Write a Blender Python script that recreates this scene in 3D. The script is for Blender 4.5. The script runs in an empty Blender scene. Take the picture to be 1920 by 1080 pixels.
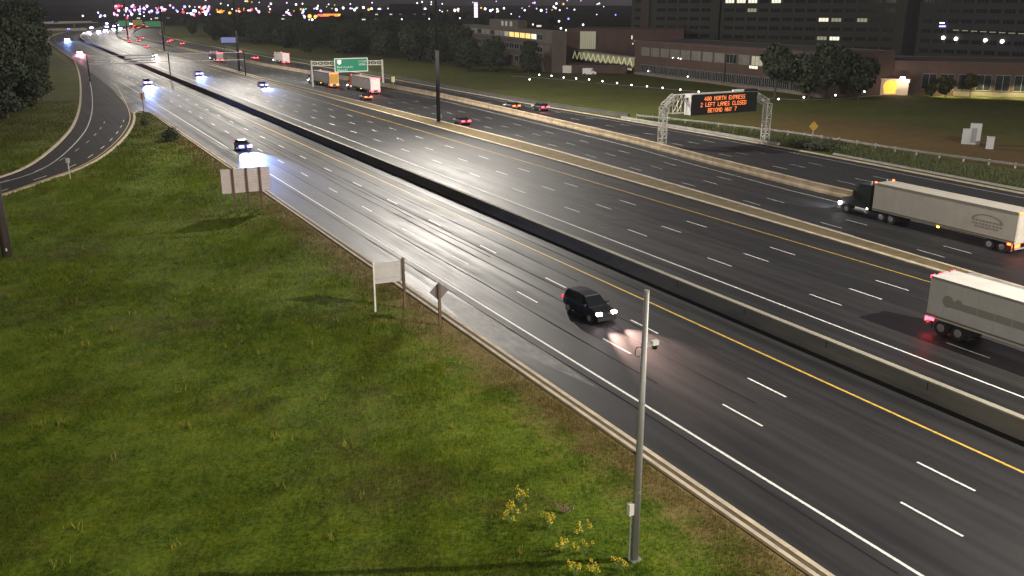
import bpy, bmesh, math, random
import numpy as np
from mathutils import Matrix, Vector
random.seed(7); rng = np.random.default_rng(7)
scene = bpy.context.scene
C = scene.collection

# ------------------------------------------------------------------ camera, sky, light, exposure
cd = bpy.data.cameras.new('camera'); cam = bpy.data.objects.new('camera', cd); C.objects.link(cam)
R_ = Vector((0.87823056, -0.47823747, 0)); U_ = Vector((0.14282971, 0.26229107, 0.95436003)); F_ = Vector((0.45641073, 0.83814815, -0.29865855))
m = Matrix.Identity(4)
for i in range(3):
    m[i][0] = R_[i]; m[i][1] = U_[i]; m[i][2] = -F_[i]
m[2][3] = 21.74
cam.matrix_world = m
cd.sensor_width = 36; cd.lens = 31.875; cd.clip_start = 0.5; cd.clip_end = 20000
scene.camera = cam

w = bpy.data.worlds.new('World'); scene.world = w; w.use_nodes = True
nt = w.node_tree; nt.nodes.clear()
out = nt.nodes.new('ShaderNodeOutputWorld'); bg = nt.nodes.new('ShaderNodeBackground')
sky = nt.nodes.new('ShaderNodeTexSky'); sky.sky_type = 'NISHITA'; sky.sun_disc = False
sky.sun_elevation = math.radians(12); sky.sun_rotation = math.radians(70); sky.air_density = 1.0; sky.dust_density = 3.0
hsv = nt.nodes.new('ShaderNodeHueSaturation'); hsv.inputs['Saturation'].default_value = 0.35
tint = nt.nodes.new('ShaderNodeMix'); tint.data_type = 'RGBA'; tint.blend_type = 'MULTIPLY'; tint.inputs[0].default_value = 1.0
tint.inputs[7].default_value = (0.95, 0.91, 1.12, 1)
nt.links.new(sky.outputs[0], hsv.inputs['Color']); nt.links.new(hsv.outputs[0], tint.inputs[6]); nt.links.new(tint.outputs[2], bg.inputs[0])
bg.inputs[1].default_value = 0.015
nt.links.new(bg.outputs[0], out.inputs[0])
sl = bpy.data.lights.new('sun', 'SUN'); sl.energy = 0.02; sl.angle = math.radians(0.5); sl.color = (1, 0.94, 0.85)
sun = bpy.data.objects.new('sun', sl); C.objects.link(sun)
sun.rotation_euler = (math.radians(78), 0, math.radians(110))

MAST_W = 370000.0     # watts of one high mast lamp ring
MAST_COL = (1.0, 0.93, 0.83)

scene.view_settings.view_transform = 'Standard'; scene.view_settings.look = 'None'
scene.view_settings.gamma = 1; scene.view_settings.exposure = 0; scene.view_settings.use_curve_mapping = False
scene.render.engine = 'CYCLES'
cy = scene.cycles
cy.use_denoising = True
try: cy.denoiser = 'OPENIMAGEDENOISE'
except Exception: pass
cy.max_bounces = 4; cy.diffuse_bounces = 2; cy.glossy_bounces = 2; cy.transmission_bounces = 2; cy.transparent_max_bounces = 4
cy.caustics_reflective = False; cy.caustics_refractive = False
cy.sample_clamp_indirect = 4.0
cy.use_light_tree = True

HAZE = 0.00005
# ------------------------------------------------------------------ helpers
class MB:
    def __init__(s): s.v = []; s.f = []
    def add(s, vs, fs):
        o = len(s.v); s.v += [tuple(v) for v in vs]; s.f += [tuple(i + o for i in f) for f in fs]; return s
    def box(s, x0, x1, y0, y1, z0, z1):
        return s.add([(x0,y0,z0),(x1,y0,z0),(x1,y1,z0),(x0,y1,z0),(x0,y0,z1),(x1,y0,z1),(x1,y1,z1),(x0,y1,z1)],
                     [(0,3,2,1),(4,5,6,7),(0,1,5,4),(1,2,6,5),(2,3,7,6),(3,0,4,7)])
    def cyl(s, p0, p1, r0, r1=None, n=10, caps=True):
        r1 = r0 if r1 is None else r1
        p0 = Vector(p0); p1 = Vector(p1); d = (p1 - p0)
        if d.length < 1e-6: return s
        d.normalize(); a = d.orthogonal().normalized(); b = d.cross(a)
        vs = []
        for p, r in ((p0, r0), (p1, r1)):
            for i in range(n):
                t = 2*math.pi*i/n; vs.append(p + a*(r*math.cos(t)) + b*(r*math.sin(t)))
        fs = [(i, (i+1) % n, n+(i+1) % n, n+i) for i in range(n)]
        if caps: fs += [tuple(reversed(range(n))), tuple(range(n, 2*n))]
        return s.add(vs, fs)
    def bar(s, p0, p1, t, t2=None):
        return s.cyl(p0, p1, t*0.707, (t2 or t)*0.707, 4)
    def loft(s, rings, caps=True):
        n = len(rings[0]); vs = [v for r in rings for v in r]; fs = []
        for k in range(len(rings)-1):
            for i in range(n):
                j = (i+1) % n; fs.append((k*n+i, k*n+j, (k+1)*n+j, (k+1)*n+i))
        if caps: fs += [tuple(reversed(range(n))), tuple(range((len(rings)-1)*n, len(rings)*n))]
        return s.add(vs, fs)
    def ball(s, c, rx, ry=None, rz=None, nu=8, nv=5):
        ry = ry or rx; rz = rz or rx; rings = []
        for k in range(nv+1):
            ph = -math.pi/2 + math.pi*k/nv
            r = max(0.02, math.cos(ph))
            rings.append([(c[0]+rx*r*math.cos(2*math.pi*i/nu), c[1]+ry*r*math.sin(2*math.pi*i/nu), c[2]+rz*math.sin(ph)) for i in range(nu)])
        return s.loft(rings)
    def mesh(s, name, mat):
        me = bpy.data.meshes.new(name); me.from_pydata(s.v, [], s.f); me.update()
        bm = bmesh.new(); bm.from_mesh(me); bmesh.ops.recalc_face_normals(bm, faces=bm.faces); bm.to_mesh(me); bm.free()
        if mat: me.materials.append(mat)
        return me
    def build(s, name, mat, parent=None, smooth=False, loc=None):
        me = s.mesh(name, mat)
        if smooth:
            me.polygons.foreach_set('use_smooth', [True]*len(me.polygons))
        return link(name, me, parent, loc)

def link(name, data, parent=None, loc=None, rz=0):
    o = bpy.data.objects.new(name, data); C.objects.link(o)
    if parent is not None: o.parent = parent
    if loc is not None: o.location = loc
    if rz: o.rotation_euler = (0, 0, rz)
    return o
def tag(o, label=None, cat=None, group=None, kind=None):
    if label: o['label'] = label
    if cat: o['category'] = cat
    if group: o['group'] = group
    if kind: o['kind'] = kind
    return o
def thing(name, label, cat, loc=(0,0,0), rz=0, group=None):
    return tag(link(name, None, None, loc, rz), label, cat, group)
def copy_tree(o, parent=None):
    c = o.copy(); C.objects.link(c); c.parent = parent
    for ch in list(o.children): copy_tree(ch, c)
    return c
def structure(o): o['kind'] = 'structure'; return o
def lerp(pts, y):
    if y <= pts[0][0]: return pts[0][1]
    for (a, b), (c, d) in zip(pts, pts[1:]):
        if y <= c: return b + (d-b)*(y-a)/(c-a)
    return pts[-1][1]
def lerp_line(pts, y): return lerp([(p[1], p[0]) for p in pts], y)

# ------------------------------------------------------------------ materials
def mat(name, col, rough=0.7, metal=0.0, var=0.0, scale=1.0, emit=None, estr=0.0, spec=0.5, sampling=None, col2=None, stretch=None, detail=4):
    M = bpy.data.materials.new(name); M.use_nodes = True; n = M.node_tree.nodes; l = M.node_tree.links
    p = n['Principled BSDF']; p.inputs['Base Color'].default_value = (*col, 1); p.inputs['Roughness'].default_value = rough
    p.inputs['Metallic'].default_value = metal; p.inputs['Specular IOR Level'].default_value = spec
    if var or col2:
        g = n.new('ShaderNodeNewGeometry'); mp = n.new('ShaderNodeMapping'); no = n.new('ShaderNodeTexNoise'); r = n.new('ShaderNodeValToRGB')
        l.new(g.outputs['Position'], mp.inputs[0]); l.new(mp.outputs[0], no.inputs['Vector']); l.new(no.outputs[0], r.inputs[0])
        no.inputs['Scale'].default_value = scale; no.inputs['Detail'].default_value = detail; no.inputs['Roughness'].default_value = 0.65
        if stretch: mp.inputs['Scale'].default_value = stretch
        c2 = col2 or tuple(c*(1+var) for c in col); c1 = col if col2 else tuple(c*(1-var) for c in col)
        r.color_ramp.elements[0].position = 0.32; r.color_ramp.elements[1].position = 0.68
        r.color_ramp.elements[0].color = (*c1, 1); r.color_ramp.elements[1].color = (*c2, 1)
        l.new(r.outputs[0], p.inputs['Base Color'])
    if emit:
        p.inputs['Emission Color'].default_value = (*emit, 1); p.inputs['Emission Strength'].default_value = estr
    if sampling: M.cycles.emission_sampling = sampling
    return M

def asphalt(name, c0, c1, r0, r1, streak=1.0, spec=0.5):
    M = bpy.data.materials.new(name); M.use_nodes = True; n = M.node_tree.nodes; l = M.node_tree.links
    p = n['Principled BSDF']; g = n.new('ShaderNodeNewGeometry')
    def noise(sc, stretch, det=3):
        mp = n.new('ShaderNodeMapping'); no = n.new('ShaderNodeTexNoise'); mp.inputs['Scale'].default_value = stretch
        l.new(g.outputs['Position'], mp.inputs[0]); l.new(mp.outputs[0], no.inputs['Vector']); no.inputs['Scale'].default_value = sc; no.inputs['Detail'].default_value = det
        return no
    def math_(op, a, b):
        k = n.new('ShaderNodeMath'); k.operation = op
        for i, q in enumerate((a, b)):
            if isinstance(q, (int, float)): k.inputs[i].default_value = q
            else: l.new(q, k.inputs[i])
        return k.outputs[0]
    a = noise(1.0, (1.1*streak, 0.012, 1), 4); b = noise(0.09, (1, 0.5, 1), 5); c = noise(9, (1, 1, 1), 2); d = noise(0.7, (1, 0.3, 1), 4)
    s = math_('ADD', math_('MULTIPLY', a.outputs[0], 0.55), math_('ADD', math_('MULTIPLY', b.outputs[0], 0.25), math_('MULTIPLY', d.outputs[0], 0.2)))
    r = n.new('ShaderNodeValToRGB'); l.new(s, r.inputs[0])
    r.color_ramp.elements[0].position = 0.42; r.color_ramp.elements[1].position = 0.60
    r.color_ramp.elements[0].color = (*c0, 1); r.color_ramp.elements[1].color = (*c1, 1)
    mx = n.new('ShaderNodeMix'); mx.data_type = 'RGBA'; mx.blend_type = 'MULTIPLY'; mx.inputs[0].default_value = 0.35
    l.new(r.outputs[0], mx.inputs[6])
    r3 = n.new('ShaderNodeValToRGB'); l.new(c.outputs[0], r3.inputs[0]); r3.color_ramp.elements[0].position = 0.3; r3.color_ramp.elements[1].position = 0.7
    l.new(r3.outputs[0], mx.inputs[7]); l.new(mx.outputs[2], p.inputs['Base Color'])
    mr = n.new('ShaderNodeMapRange'); l.new(s, mr.inputs[0]); mr.inputs[1].default_value = 0.42; mr.inputs[2].default_value = 0.60
    mr.inputs[3].default_value = r0; mr.inputs[4].default_value = r1; l.new(mr.outputs[0], p.inputs['Roughness'])
    p.inputs['Specular IOR Level'].default_value = spec
    return M

A_MAIN = asphalt('asphalt_main', (0.009, 0.009, 0.0095), (0.019, 0.0188, 0.0185), 0.51, 0.65, spec=0.37)
A_DARK = asphalt('asphalt_dark', (0.009, 0.009, 0.010), (0.018, 0.018, 0.019), 0.58, 0.72, spec=0.34)
A_RAMP = asphalt('asphalt_ramp', (0.011, 0.010, 0.011), (0.022, 0.019, 0.020), 0.72, 0.85, spec=0.20)
TAR = mat('tar_seal', (0.010, 0.010, 0.011), 0.9, spec=0.12)
CONC = mat('concrete_kerb', (0.42, 0.35, 0.25), 0.85, var=0.25, scale=0.9)
CONC_GREY = mat('concrete_grey', (0.26, 0.25, 0.24), 0.8, var=0.2, scale=0.7)
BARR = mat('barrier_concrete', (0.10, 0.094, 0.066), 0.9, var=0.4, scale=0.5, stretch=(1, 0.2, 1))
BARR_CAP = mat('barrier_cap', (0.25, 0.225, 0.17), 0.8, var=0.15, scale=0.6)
BARR_TAN = mat('barrier_tan', (0.34, 0.265, 0.17), 0.9, var=0.3, scale=0.6)
BARR_DARK = mat('barrier_dark', (0.06, 0.06, 0.055), 0.9, var=0.2, scale=0.5)
WHITE = mat('paint_white', (0.62, 0.61, 0.58), 0.6, var=0.30, scale=5.0)
WHITE_WORN = mat('paint_white_worn', (0.42, 0.42, 0.40), 0.6, var=0.25, scale=2.0)
YELLOW = mat('paint_yellow', (0.55, 0.34, 0.045), 0.6, var=0.30, scale=4.0)
RED_EDGE = mat('paint_orange', (0.40, 0.16, 0.03), 0.6, var=0.2)
GALV = mat('galvanised', (0.42, 0.42, 0.41), 0.5, 0.35, var=0.15, scale=1.5)
GALV_L = mat('galvanised_light', (0.55, 0.53, 0.47), 0.55, 0.1, var=0.15, scale=1.5)
DARKMETAL = mat('mast_steel', (0.030, 0.030, 0.030), 0.9, 0.0, spec=0.1)
WOOD = mat('post_wood', (0.11, 0.065, 0.04), 0.85, var=0.3, scale=4, stretch=(1, 1, 0.2))
POLE_WOOD = mat('pole_wood', (0.05, 0.036, 0.03), 0.9, var=0.3, scale=3, stretch=(1, 1, 0.15))
BOARD = mat('sign_back_board', (0.50, 0.42, 0.40), 0.6, var=0.1, scale=1.5)
ALU = mat('sign_aluminium', (0.40, 0.38, 0.36), 0.55, 0.1, var=0.1, scale=1)
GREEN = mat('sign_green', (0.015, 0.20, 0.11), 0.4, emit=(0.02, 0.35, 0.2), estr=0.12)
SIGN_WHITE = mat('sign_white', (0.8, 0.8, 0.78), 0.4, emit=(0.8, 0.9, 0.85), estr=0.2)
AMBER_SIGN = mat('sign_amber', (0.42, 0.26, 0.03), 0.5)
BLACK = mat('black_housing', (0.012, 0.012, 0.013), 0.45)
LED = mat('led_amber', (0.1, 0.02, 0), 0.5, emit=(1.0, 0.23, 0.06), estr=2.4)
HOUSING = mat('housing_white', (0.72, 0.68, 0.66), 0.5)
RUBBER = mat('rubber', (0.015, 0.015, 0.015), 0.8)
RIM = mat('wheel_rim', (0.45, 0.45, 0.45), 0.35, 0.6)
CARGLASS = mat('car_glass', (0.010, 0.012, 0.014), 0.08)
HEAD_BLUE = mat('headlight_blue', (0.8, 0.8, 0.8), 0.2, emit=(0.17, 0.15, 1.0), estr=8)
HEAD_WARM = mat('headlight_warm', (0.8, 0.8, 0.8), 0.2, emit=(1.0, 0.80, 0.82), estr=40)
TAIL = mat('tail_red', (0.3, 0.01, 0.01), 0.3, emit=(1.0, 0.03, 0.05), estr=16)
TAIL_FAR = mat('tail_red_far', (0.3, 0.01, 0.01), 0.3, emit=(1.0, 0.035, 0.06), estr=22)
TAIL_ORANGE = mat('tail_orange', (0.3, 0.05, 0.01), 0.3, emit=(1.0, 0.085, 0.02), estr=11)
MARK_AMBER = mat('marker_amber', (0.3, 0.15, 0.01), 0.3, emit=(1.0, 0.55, 0.05), estr=12)
MARK_WHITE = mat('marker_white', (0.5, 0.5, 0.5), 0.3, emit=(1.0, 0.85, 0.85), estr=8)
BRICK = mat('brick_brown', (0.062, 0.036, 0.027), 0.85, var=0.18, scale=0.25)
BRICK2 = mat('brick_red', (0.065, 0.036, 0.031), 0.85, var=0.18, scale=0.25)
BRICK3 = mat('brick_grey', (0.070, 0.056, 0.046), 0.85, var=0.15, scale=0.25)
STONE = mat('stone_base', (0.15, 0.125, 0.095), 0.85, var=0.15, scale=0.5)
TOWER = mat('tower_concrete', (0.030, 0.029, 0.024), 0.85, var=0.15, scale=0.05)
TOWER_B = mat('tower_brown', (0.045, 0.031, 0.026), 0.85, var=0.12, scale=0.05)
ROOF = mat('roof_dark', (0.03, 0.03, 0.03), 0.9)
PANE = mat('pane_dark', (0.015, 0.018, 0.022), 0.12)
PANE_GREY = mat('pane_blind', (0.12, 0.115, 0.10), 0.5, var=0.3, scale=0.6)
FRAME = mat('window_frame', (0.15, 0.155, 0.16), 0.6)
LIT_YEL = mat('lit_window_yellow', (0.5, 0.4, 0.2), 0.5, emit=(1.0, 0.66, 0.14), estr=1.2)
LIT_WHITE = mat('lit_window_white', (0.5, 0.5, 0.4), 0.5, emit=(1.0, 0.95, 0.75), estr=0.9)
LIT_DIM = mat('lit_window_dim', (0.4, 0.4, 0.3), 0.5, emit=(0.9, 0.9, 0.6), estr=0.12)
LIT_BRIDGE = mat('lit_bridge_interior', (0.4, 0.4, 0.25), 0.6, emit=(0.75, 0.72, 0.35), estr=0.28)
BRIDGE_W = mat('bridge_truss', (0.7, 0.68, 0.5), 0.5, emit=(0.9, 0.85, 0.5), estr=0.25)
LAMP_W = mat('bollard_lamp', (0.8, 0.8, 0.8), 0.4, emit=(1.0, 0.98, 0.92), estr=9)
CITY_W = mat('city_lamp_white', (0.8, 0.8, 0.8), 0.4, emit=(0.92, 0.93, 1.0), estr=3.2, sampling='NONE')
CITY_V = mat('city_lamp_violet', (0.8, 0.8, 0.8), 0.4, emit=(0.65, 0.45, 1.0), estr=2.6, sampling='NONE')
CITY_P = mat('city_lamp_pink', (0.8, 0.8, 0.8), 0.4, emit=(1.0, 0.5, 0.8), estr=2.4, sampling='NONE')
CITY_A = mat('city_lamp_amber', (0.8, 0.8, 0.8), 0.4, emit=(1.0, 0.60, 0.08), estr=1.7, sampling='NONE')
CITY_O = mat('city_lamp_orange', (0.8, 0.8, 0.8), 0.4, emit=(1.0, 0.22, 0.03), estr=2.0, sampling='NONE')
CITY_R = mat('city_lamp_red', (0.8, 0.8, 0.8), 0.4, emit=(1.0, 0.06, 0.10), estr=2.2, sampling='NONE')
CITY_B = mat('city_lamp_blue', (0.8, 0.8, 0.8), 0.4, emit=(0.25, 0.25, 1.0), estr=3.0, sampling='NONE')
CITY_G = mat('city_lamp_green', (0.8, 0.8, 0.8), 0.4, emit=(0.3, 1.0, 0.5), estr=1.6, sampling='NONE')
ORANGE_GLOW = mat('orange_glow', (0.8, 0.3, 0.05), 0.5, emit=(1.0, 0.32, 0.03), estr=2.0)
BEIGE_LIT = mat('beige_wall', (0.62, 0.50, 0.36), 0.8)
PINK_LAMP = mat('pink_lamp', (0.8, 0.7, 0.8), 0.4, emit=(1.0, 0.72, 0.95), estr=6)
BARK = mat('bark', (0.045, 0.035, 0.025), 0.95, var=0.3, scale=3)
LEAF = mat('leaf_dark', (0.020, 0.027, 0.018), 0.9, spec=0.1, col2=(0.042, 0.052, 0.032), scale=0.9)
LEAF2 = mat('leaf_olive', (0.026, 0.030, 0.014), 0.9, spec=0.1, col2=(0.055, 0.058, 0.026), scale=0.9)
SHRUB_L = mat('leaf_shrub', (0.018, 0.028, 0.010), 0.8, col2=(0.04, 0.055, 0.02), scale=2)
GOLD = mat('goldenrod_flower', (0.55, 0.42, 0.02), 0.7, var=0.2, scale=6)
STALK = mat('stalk_green', (0.10, 0.15, 0.02), 0.7, var=0.25, scale=5)
DRY = mat('dry_stalk', (0.22, 0.15, 0.09), 0.8, var=0.2, scale=5)

# ------------------------------------------------------------------ the road layout (metres: x across, y along)
def S(y):                                     # far away the motorway swings to the right
    if y < 600: return 0.0
    if y < 830: return 0.00035*(y-600)**2
    return 18.5 + 0.161*(y-830)
YS = [-60, -40, -20, 0, 20, 40, 60, 80, 100, 120, 140, 160, 180, 205, 207, 240, 270, 300, 340, 411, 500, 560, 600, 640, 680, 720, 760, 800, 840, 900, 1000, 1150, 1300, 1500]
KERB2 = lambda y: lerp([(20,66.6),(46,67.1),(69,68.0),(119,68.4),(188,68.3),(250,67.6),(310,67.2),(600,67.2)], y)
KERB3 = lambda y: lerp([(20,68.7),(41,69.0),(72,70.9),(117,73.0),(150,73.0),(230,71.0),(270,69.4),(310,69.0),(600,69.0)], y)
BAR3 = lambda y: lerp([(-20,81.5),(40,83.5),(75,84.6),(90,85.3),(117,88.6),(158,90.8),(202,92.5),(250,91.0),(300,87.0),(360,83.0),(470,80.0),(600,79.5)], y)
LANE3 = lambda y: lerp([(20,70.7),(52,71.9),(76,73.0),(110,75.1),(141,76.7),(167,77.1),(230,76.6),(300,74.8),(400,72.6),(600,72.4)], y)
KERB4 = lambda y: lerp([(20,104.0),(64,104.9),(97,106.4),(120,106.2),(150,105.2),(180,103.6),(230,103.0),(300,102.2),(360,100.4),(460,99.6),(600,99.0)], y)
BAR4 = lambda y: lerp([(20,124),(75,120.5),(92,118.1),(115,117.4),(135,113.0),(149,108.4),(181,104.8),(207,104.4),(290,105.6),(380,105.0),(600,104.0)], y)

RAMP_L = [(-90,88),(-70,95),(-30,112),(-12,126),(-2.6,135),(1.4,144.5),(5.9,165.4),(10,190.4),(14.6,238),(21,331),(24.8,411)]
RAMP_R = [(-90,75),(-70,82),(-30,99),(-12,113),(-2.7,121.4),(2.2,129.8),(8.7,140.5),(14.7,160.6),(19.7,185),(22.6,207),(26.5,263),(28.4,302),(28.6,411)]
def smooth(pts, n=3):
    for _ in range(n):
        q = [pts[0]]
        for a, b in zip(pts, pts[1:]):
            q += [(a[0]*.75+b[0]*.25, a[1]*.75+b[1]*.25), (a[0]*.25+b[0]*.75, a[1]*.25+b[1]*.75)]
        pts = q + [pts[-1]]
    return pts
RAMP_L = smooth(RAMP_L, 2); RAMP_R = smooth(RAMP_R, 2)
RAMP_POLY = RAMP_L + RAMP_R[::-1]

def in_poly(px, py, poly):
    inside = np.zeros(px.shape, bool); n = len(poly)
    for i in range(n):
        x0, y0 = poly[i]; x1, y1 = poly[(i+1) % n]
        c = ((y0 > py) != (y1 > py)); 
        xi = (x1-x0)*(py-y0)/((y1-y0) if y1 != y0 else 1e-9) + x0
        inside ^= c & (px < xi)
    return inside
def dist_line(px, py, line):
    d = np.full(px.shape, 1e9)
    for (x0, y0), (x1, y1) in zip(line, line[1:]):
        dx, dy = x1-x0, y1-y0; t = np.clip(((px-x0)*dx+(py-y0)*dy)/(dx*dx+dy*dy), 0, 1)
        d = np.minimum(d, np.hypot(px-x0-t*dx, py-y0-t*dy))
    return d
Sv = np.vectorize(S); K4v = np.vectorize(KERB4)
def terrain(px, py):
    px = np.asarray(px, float); py = np.asarray(py, float)
    s = Sv(py)
    x = px - s
    d_left = 25.3 - x                                  # metres left of the near kerb
    d_right = x - (K4v(py) + 0.4)
    ramp = in_poly(px, py, RAMP_POLY) | ((py > 207) & (x > 22.6) & (x < 30))
    dr = np.where(ramp, 0, np.minimum(dist_line(px, py, RAMP_L), dist_line(px, py, RAMP_R)))
    bump = 0.06*np.sin(px*0.31+1.3)*np.cos(py*0.23+0.4) + 0.06*np.sin(px*0.13+py*0.17) + 0.015*np.sin(px*0.9-py*0.7) + 0.22*np.exp(-((px-2)/14)**2-((py-78)/12)**2)
    edge = np.clip(np.minimum(np.maximum(d_left, d_right), dr)/5.0, 0, 1)
    z = 0.04 + (bump + 0.10)*edge
    inside = (d_left < 0) & (d_right < 0)
    z = np.where(inside | ramp, -0.12, z)
    return z
def tz(x, y): return float(terrain(np.array([x]), np.array([y]))[0])

# ground: one sheet out to the horizon
def ground_material(blade=False):
    M = bpy.data.materials.new('grass_blade' if blade else 'grass_ground'); M.use_nodes = True; n = M.node_tree.nodes; l = M.node_tree.links
    p = n['Principled BSDF']; g = n.new('ShaderNodeNewGeometry'); sep = n.new('ShaderNodeSeparateXYZ'); l.new(g.outputs['Position'], sep.inputs[0])
    def noise(sc, det, st=(1,1,1)):
        mp = n.new('ShaderNodeMapping'); mp.inputs['Scale'].default_value = st
        k = n.new('ShaderNodeTexNoise'); l.new(g.outputs['Position'], mp.inputs[0]); l.new(mp.outputs[0], k.inputs['Vector']); k.inputs['Scale'].default_value = sc; k.inputs['Detail'].default_value = det; k.inputs['Roughness'].default_value = 0.7; return k
    def ramp(src, stops):
        r = n.new('ShaderNodeValToRGB'); l.new(src, r.inputs[0])
        e = r.color_ramp.elements
        e[0].position, e[0].color = stops[0][0], (*stops[0][1], 1); e[1].position, e[1].color = stops[-1][0], (*stops[-1][1], 1)
        for s in stops[1:-1]:
            q = e.new(s[0]); q.color = (*s[1], 1)
        return r
    def mth(op, a, b=None):
        k = n.new('ShaderNodeMath'); k.operation = op
        for i, q in enumerate((a, b)):
            if q is None: continue
            if isinstance(q, (int, float)): k.inputs[i].default_value = q
            else: l.new(q, k.inputs[i])
        return k.outputs[0]
    big = noise(0.06, 4); mid = noise(0.55, 6); fine = noise(5.0, 4)
    s = mth('ADD', mth('MULTIPLY', big.outputs[0], 0.24), mth('ADD', mth('MULTIPLY', mid.outputs[0], 0.32), mth('MULTIPLY', fine.outputs[0], 0.44)))
    green = ramp(s, [(0.38, (0.030, 0.056, 0.005)), (0.48, (0.080, 0.120, 0.008)), (0.56, (0.130, 0.160, 0.010)), (0.66, (0.185, 0.180, 0.018))])
    dry = ramp(s, [(0.36, (0.080, 0.064, 0.020)), (0.52, (0.150, 0.112, 0.040)), (0.66, (0.21, 0.155, 0.060))])
    # dry verge beside the near kerb (x about 20..25.3) and the dry berm beyond the far guardrail (x above 119)
    wob = mth('MULTIPLY', mth('SUBTRACT', mid.outputs[0], 0.5), 9.0)
    v1 = n.new('ShaderNodeMapRange'); l.new(mth('ADD', sep.outputs[0], wob), v1.inputs[0]); v1.inputs[1].default_value = 21.4; v1.inputs[2].default_value = 24.4
    near = n.new('ShaderNodeMapRange'); l.new(sep.outputs[0], near.inputs[0]); near.inputs[1].default_value = 45; near.inputs[2].default_value = 44
    v2 = n.new('ShaderNodeMapRange'); l.new(mth('ADD', sep.outputs[0], mth('MULTIPLY', wob, 2.0)), v2.inputs[0]); v2.inputs[1].default_value = 116; v2.inputs[2].default_value = 121
    v2b = n.new('ShaderNodeMapRange'); l.new(mth('ADD', sep.outputs[0], mth('MULTIPLY', wob, 2.0)), v2b.inputs[0]); v2b.inputs[1].default_value = 150; v2b.inputs[2].default_value = 140
    v2c = n.new('ShaderNodeMapRange'); l.new(mth('ADD', sep.outputs[1], mth('MULTIPLY', wob, 4.0)), v2c.inputs[0]); v2c.inputs[1].default_value = 150; v2c.inputs[2].default_value = 120
    f1 = mth('MULTIPLY', v1.outputs[0], near.outputs[0]); f2 = mth('MULTIPLY', mth('MULTIPLY', v2.outputs[0], v2b.outputs[0]), v2c.outputs[0])
    brown = ramp(s, [(0.36, (0.060, 0.042, 0.015)), (0.52, (0.105, 0.070, 0.026)), (0.66, (0.145, 0.095, 0.038))])
    mx = n.new('ShaderNodeMix'); mx.data_type = 'RGBA'; l.new(f1, mx.inputs[0])
    patch = noise(0.11, 5, (1, .8, 1)); pr_ = n.new('ShaderNodeMapRange'); l.new(patch.outputs[0], pr_.inputs[0]); pr_.inputs[1].default_value = 0.50; pr_.inputs[2].default_value = 0.66; pr_.inputs[4].default_value = 0.75
    brn = ramp(s, [(0.36, (0.045, 0.042, 0.012)), (0.52, (0.088, 0.080, 0.020)), (0.66, (0.14, 0.12, 0.035))])
    mx0 = n.new('ShaderNodeMix'); mx0.data_type = 'RGBA'; l.new(pr_.outputs[0], mx0.inputs[0]); l.new(green.outputs[0], mx0.inputs[6]); l.new(brn.outputs[0], mx0.inputs[7])
    l.new(mx0.outputs[2], mx.inputs[6]); l.new(dry.outputs[0], mx.inputs[7])
    mx2 = n.new('ShaderNodeMix'); mx2.data_type = 'RGBA'; l.new(f2, mx2.inputs[0]); l.new(mx.outputs[2], mx2.inputs[6]); l.new(brown.outputs[0], mx2.inputs[7])
    dim_olive = ramp(s, [(0.36, (0.030, 0.034, 0.010)), (0.52, (0.062, 0.062, 0.018)), (0.66, (0.092, 0.082, 0.026))])  # darker olive painted into the far grass to stand in for light falloff
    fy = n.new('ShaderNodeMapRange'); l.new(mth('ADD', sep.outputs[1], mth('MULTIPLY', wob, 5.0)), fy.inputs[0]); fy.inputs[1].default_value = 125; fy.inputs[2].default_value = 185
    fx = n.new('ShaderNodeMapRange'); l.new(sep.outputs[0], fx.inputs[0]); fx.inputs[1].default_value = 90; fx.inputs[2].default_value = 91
    mx3 = n.new('ShaderNodeMix'); mx3.data_type = 'RGBA'; l.new(mth('MULTIPLY', mth('MAXIMUM', fy.outputs[0], fx.outputs[0]), 0.85), mx3.inputs[0]); l.new(mx.outputs[2], mx3.inputs[6]); l.new(dim_olive.outputs[0], mx3.inputs[7])
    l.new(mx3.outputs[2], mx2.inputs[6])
    l.new(mx2.outputs[2], p.inputs['Base Color'])
    if blade:
        tr = n.new('ShaderNodeBsdfTranslucent'); ms = n.new('ShaderNodeMixShader'); ms.inputs[0].default_value = 0.5
        l.new(mx2.outputs[2], tr.inputs[0]); l.new(p.outputs[0], ms.inputs[1]); l.new(tr.outputs[0], ms.inputs[2]); l.new(ms.outputs[0], n['Material Output'].inputs[0])
    p.inputs['Roughness'].default_value = 0.95; p.inputs['Specular IOR Level'].default_value = 0.1
    return M
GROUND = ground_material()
def axis(*segs):
    v = []
    for a, b, st in segs: v += list(np.arange(a, b, st))
    return np.array(v + [segs[-1][1]])
gx = axis((-6000,-1000,1000), (-1000,-200,100), (-200,-60,10), (-60,-20,2), (-20,31,0.75), (31,102,10), (102,124,1), (124,220,4), (220,500,20), (500,1200,100), (1200,9000,800))
gy = axis((-300,-20,20), (-20,0,4), (0,115,0.9), (115,230,1.6), (230,460,6), (460,1500,20), (1500,3000,100), (3000,14000,1000))
GX, GY = np.meshgrid(gx, gy); GZ = terrain(GX.ravel(), GY.ravel())
co = np.stack([GX.ravel(), GY.ravel(), GZ], 1)
nx, ny = len(gx), len(gy)
ii = (np.arange(ny-1)[:, None]*nx + np.arange(nx-1)[None, :]).ravel()
me = bpy.data.meshes.new('ground'); me.from_pydata(co.tolist(), [], np.stack([ii, ii+1, ii+nx+1, ii+nx], 1).tolist()); me.update()
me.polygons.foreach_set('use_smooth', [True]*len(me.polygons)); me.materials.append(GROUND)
structure(link('ground', me))

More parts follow.
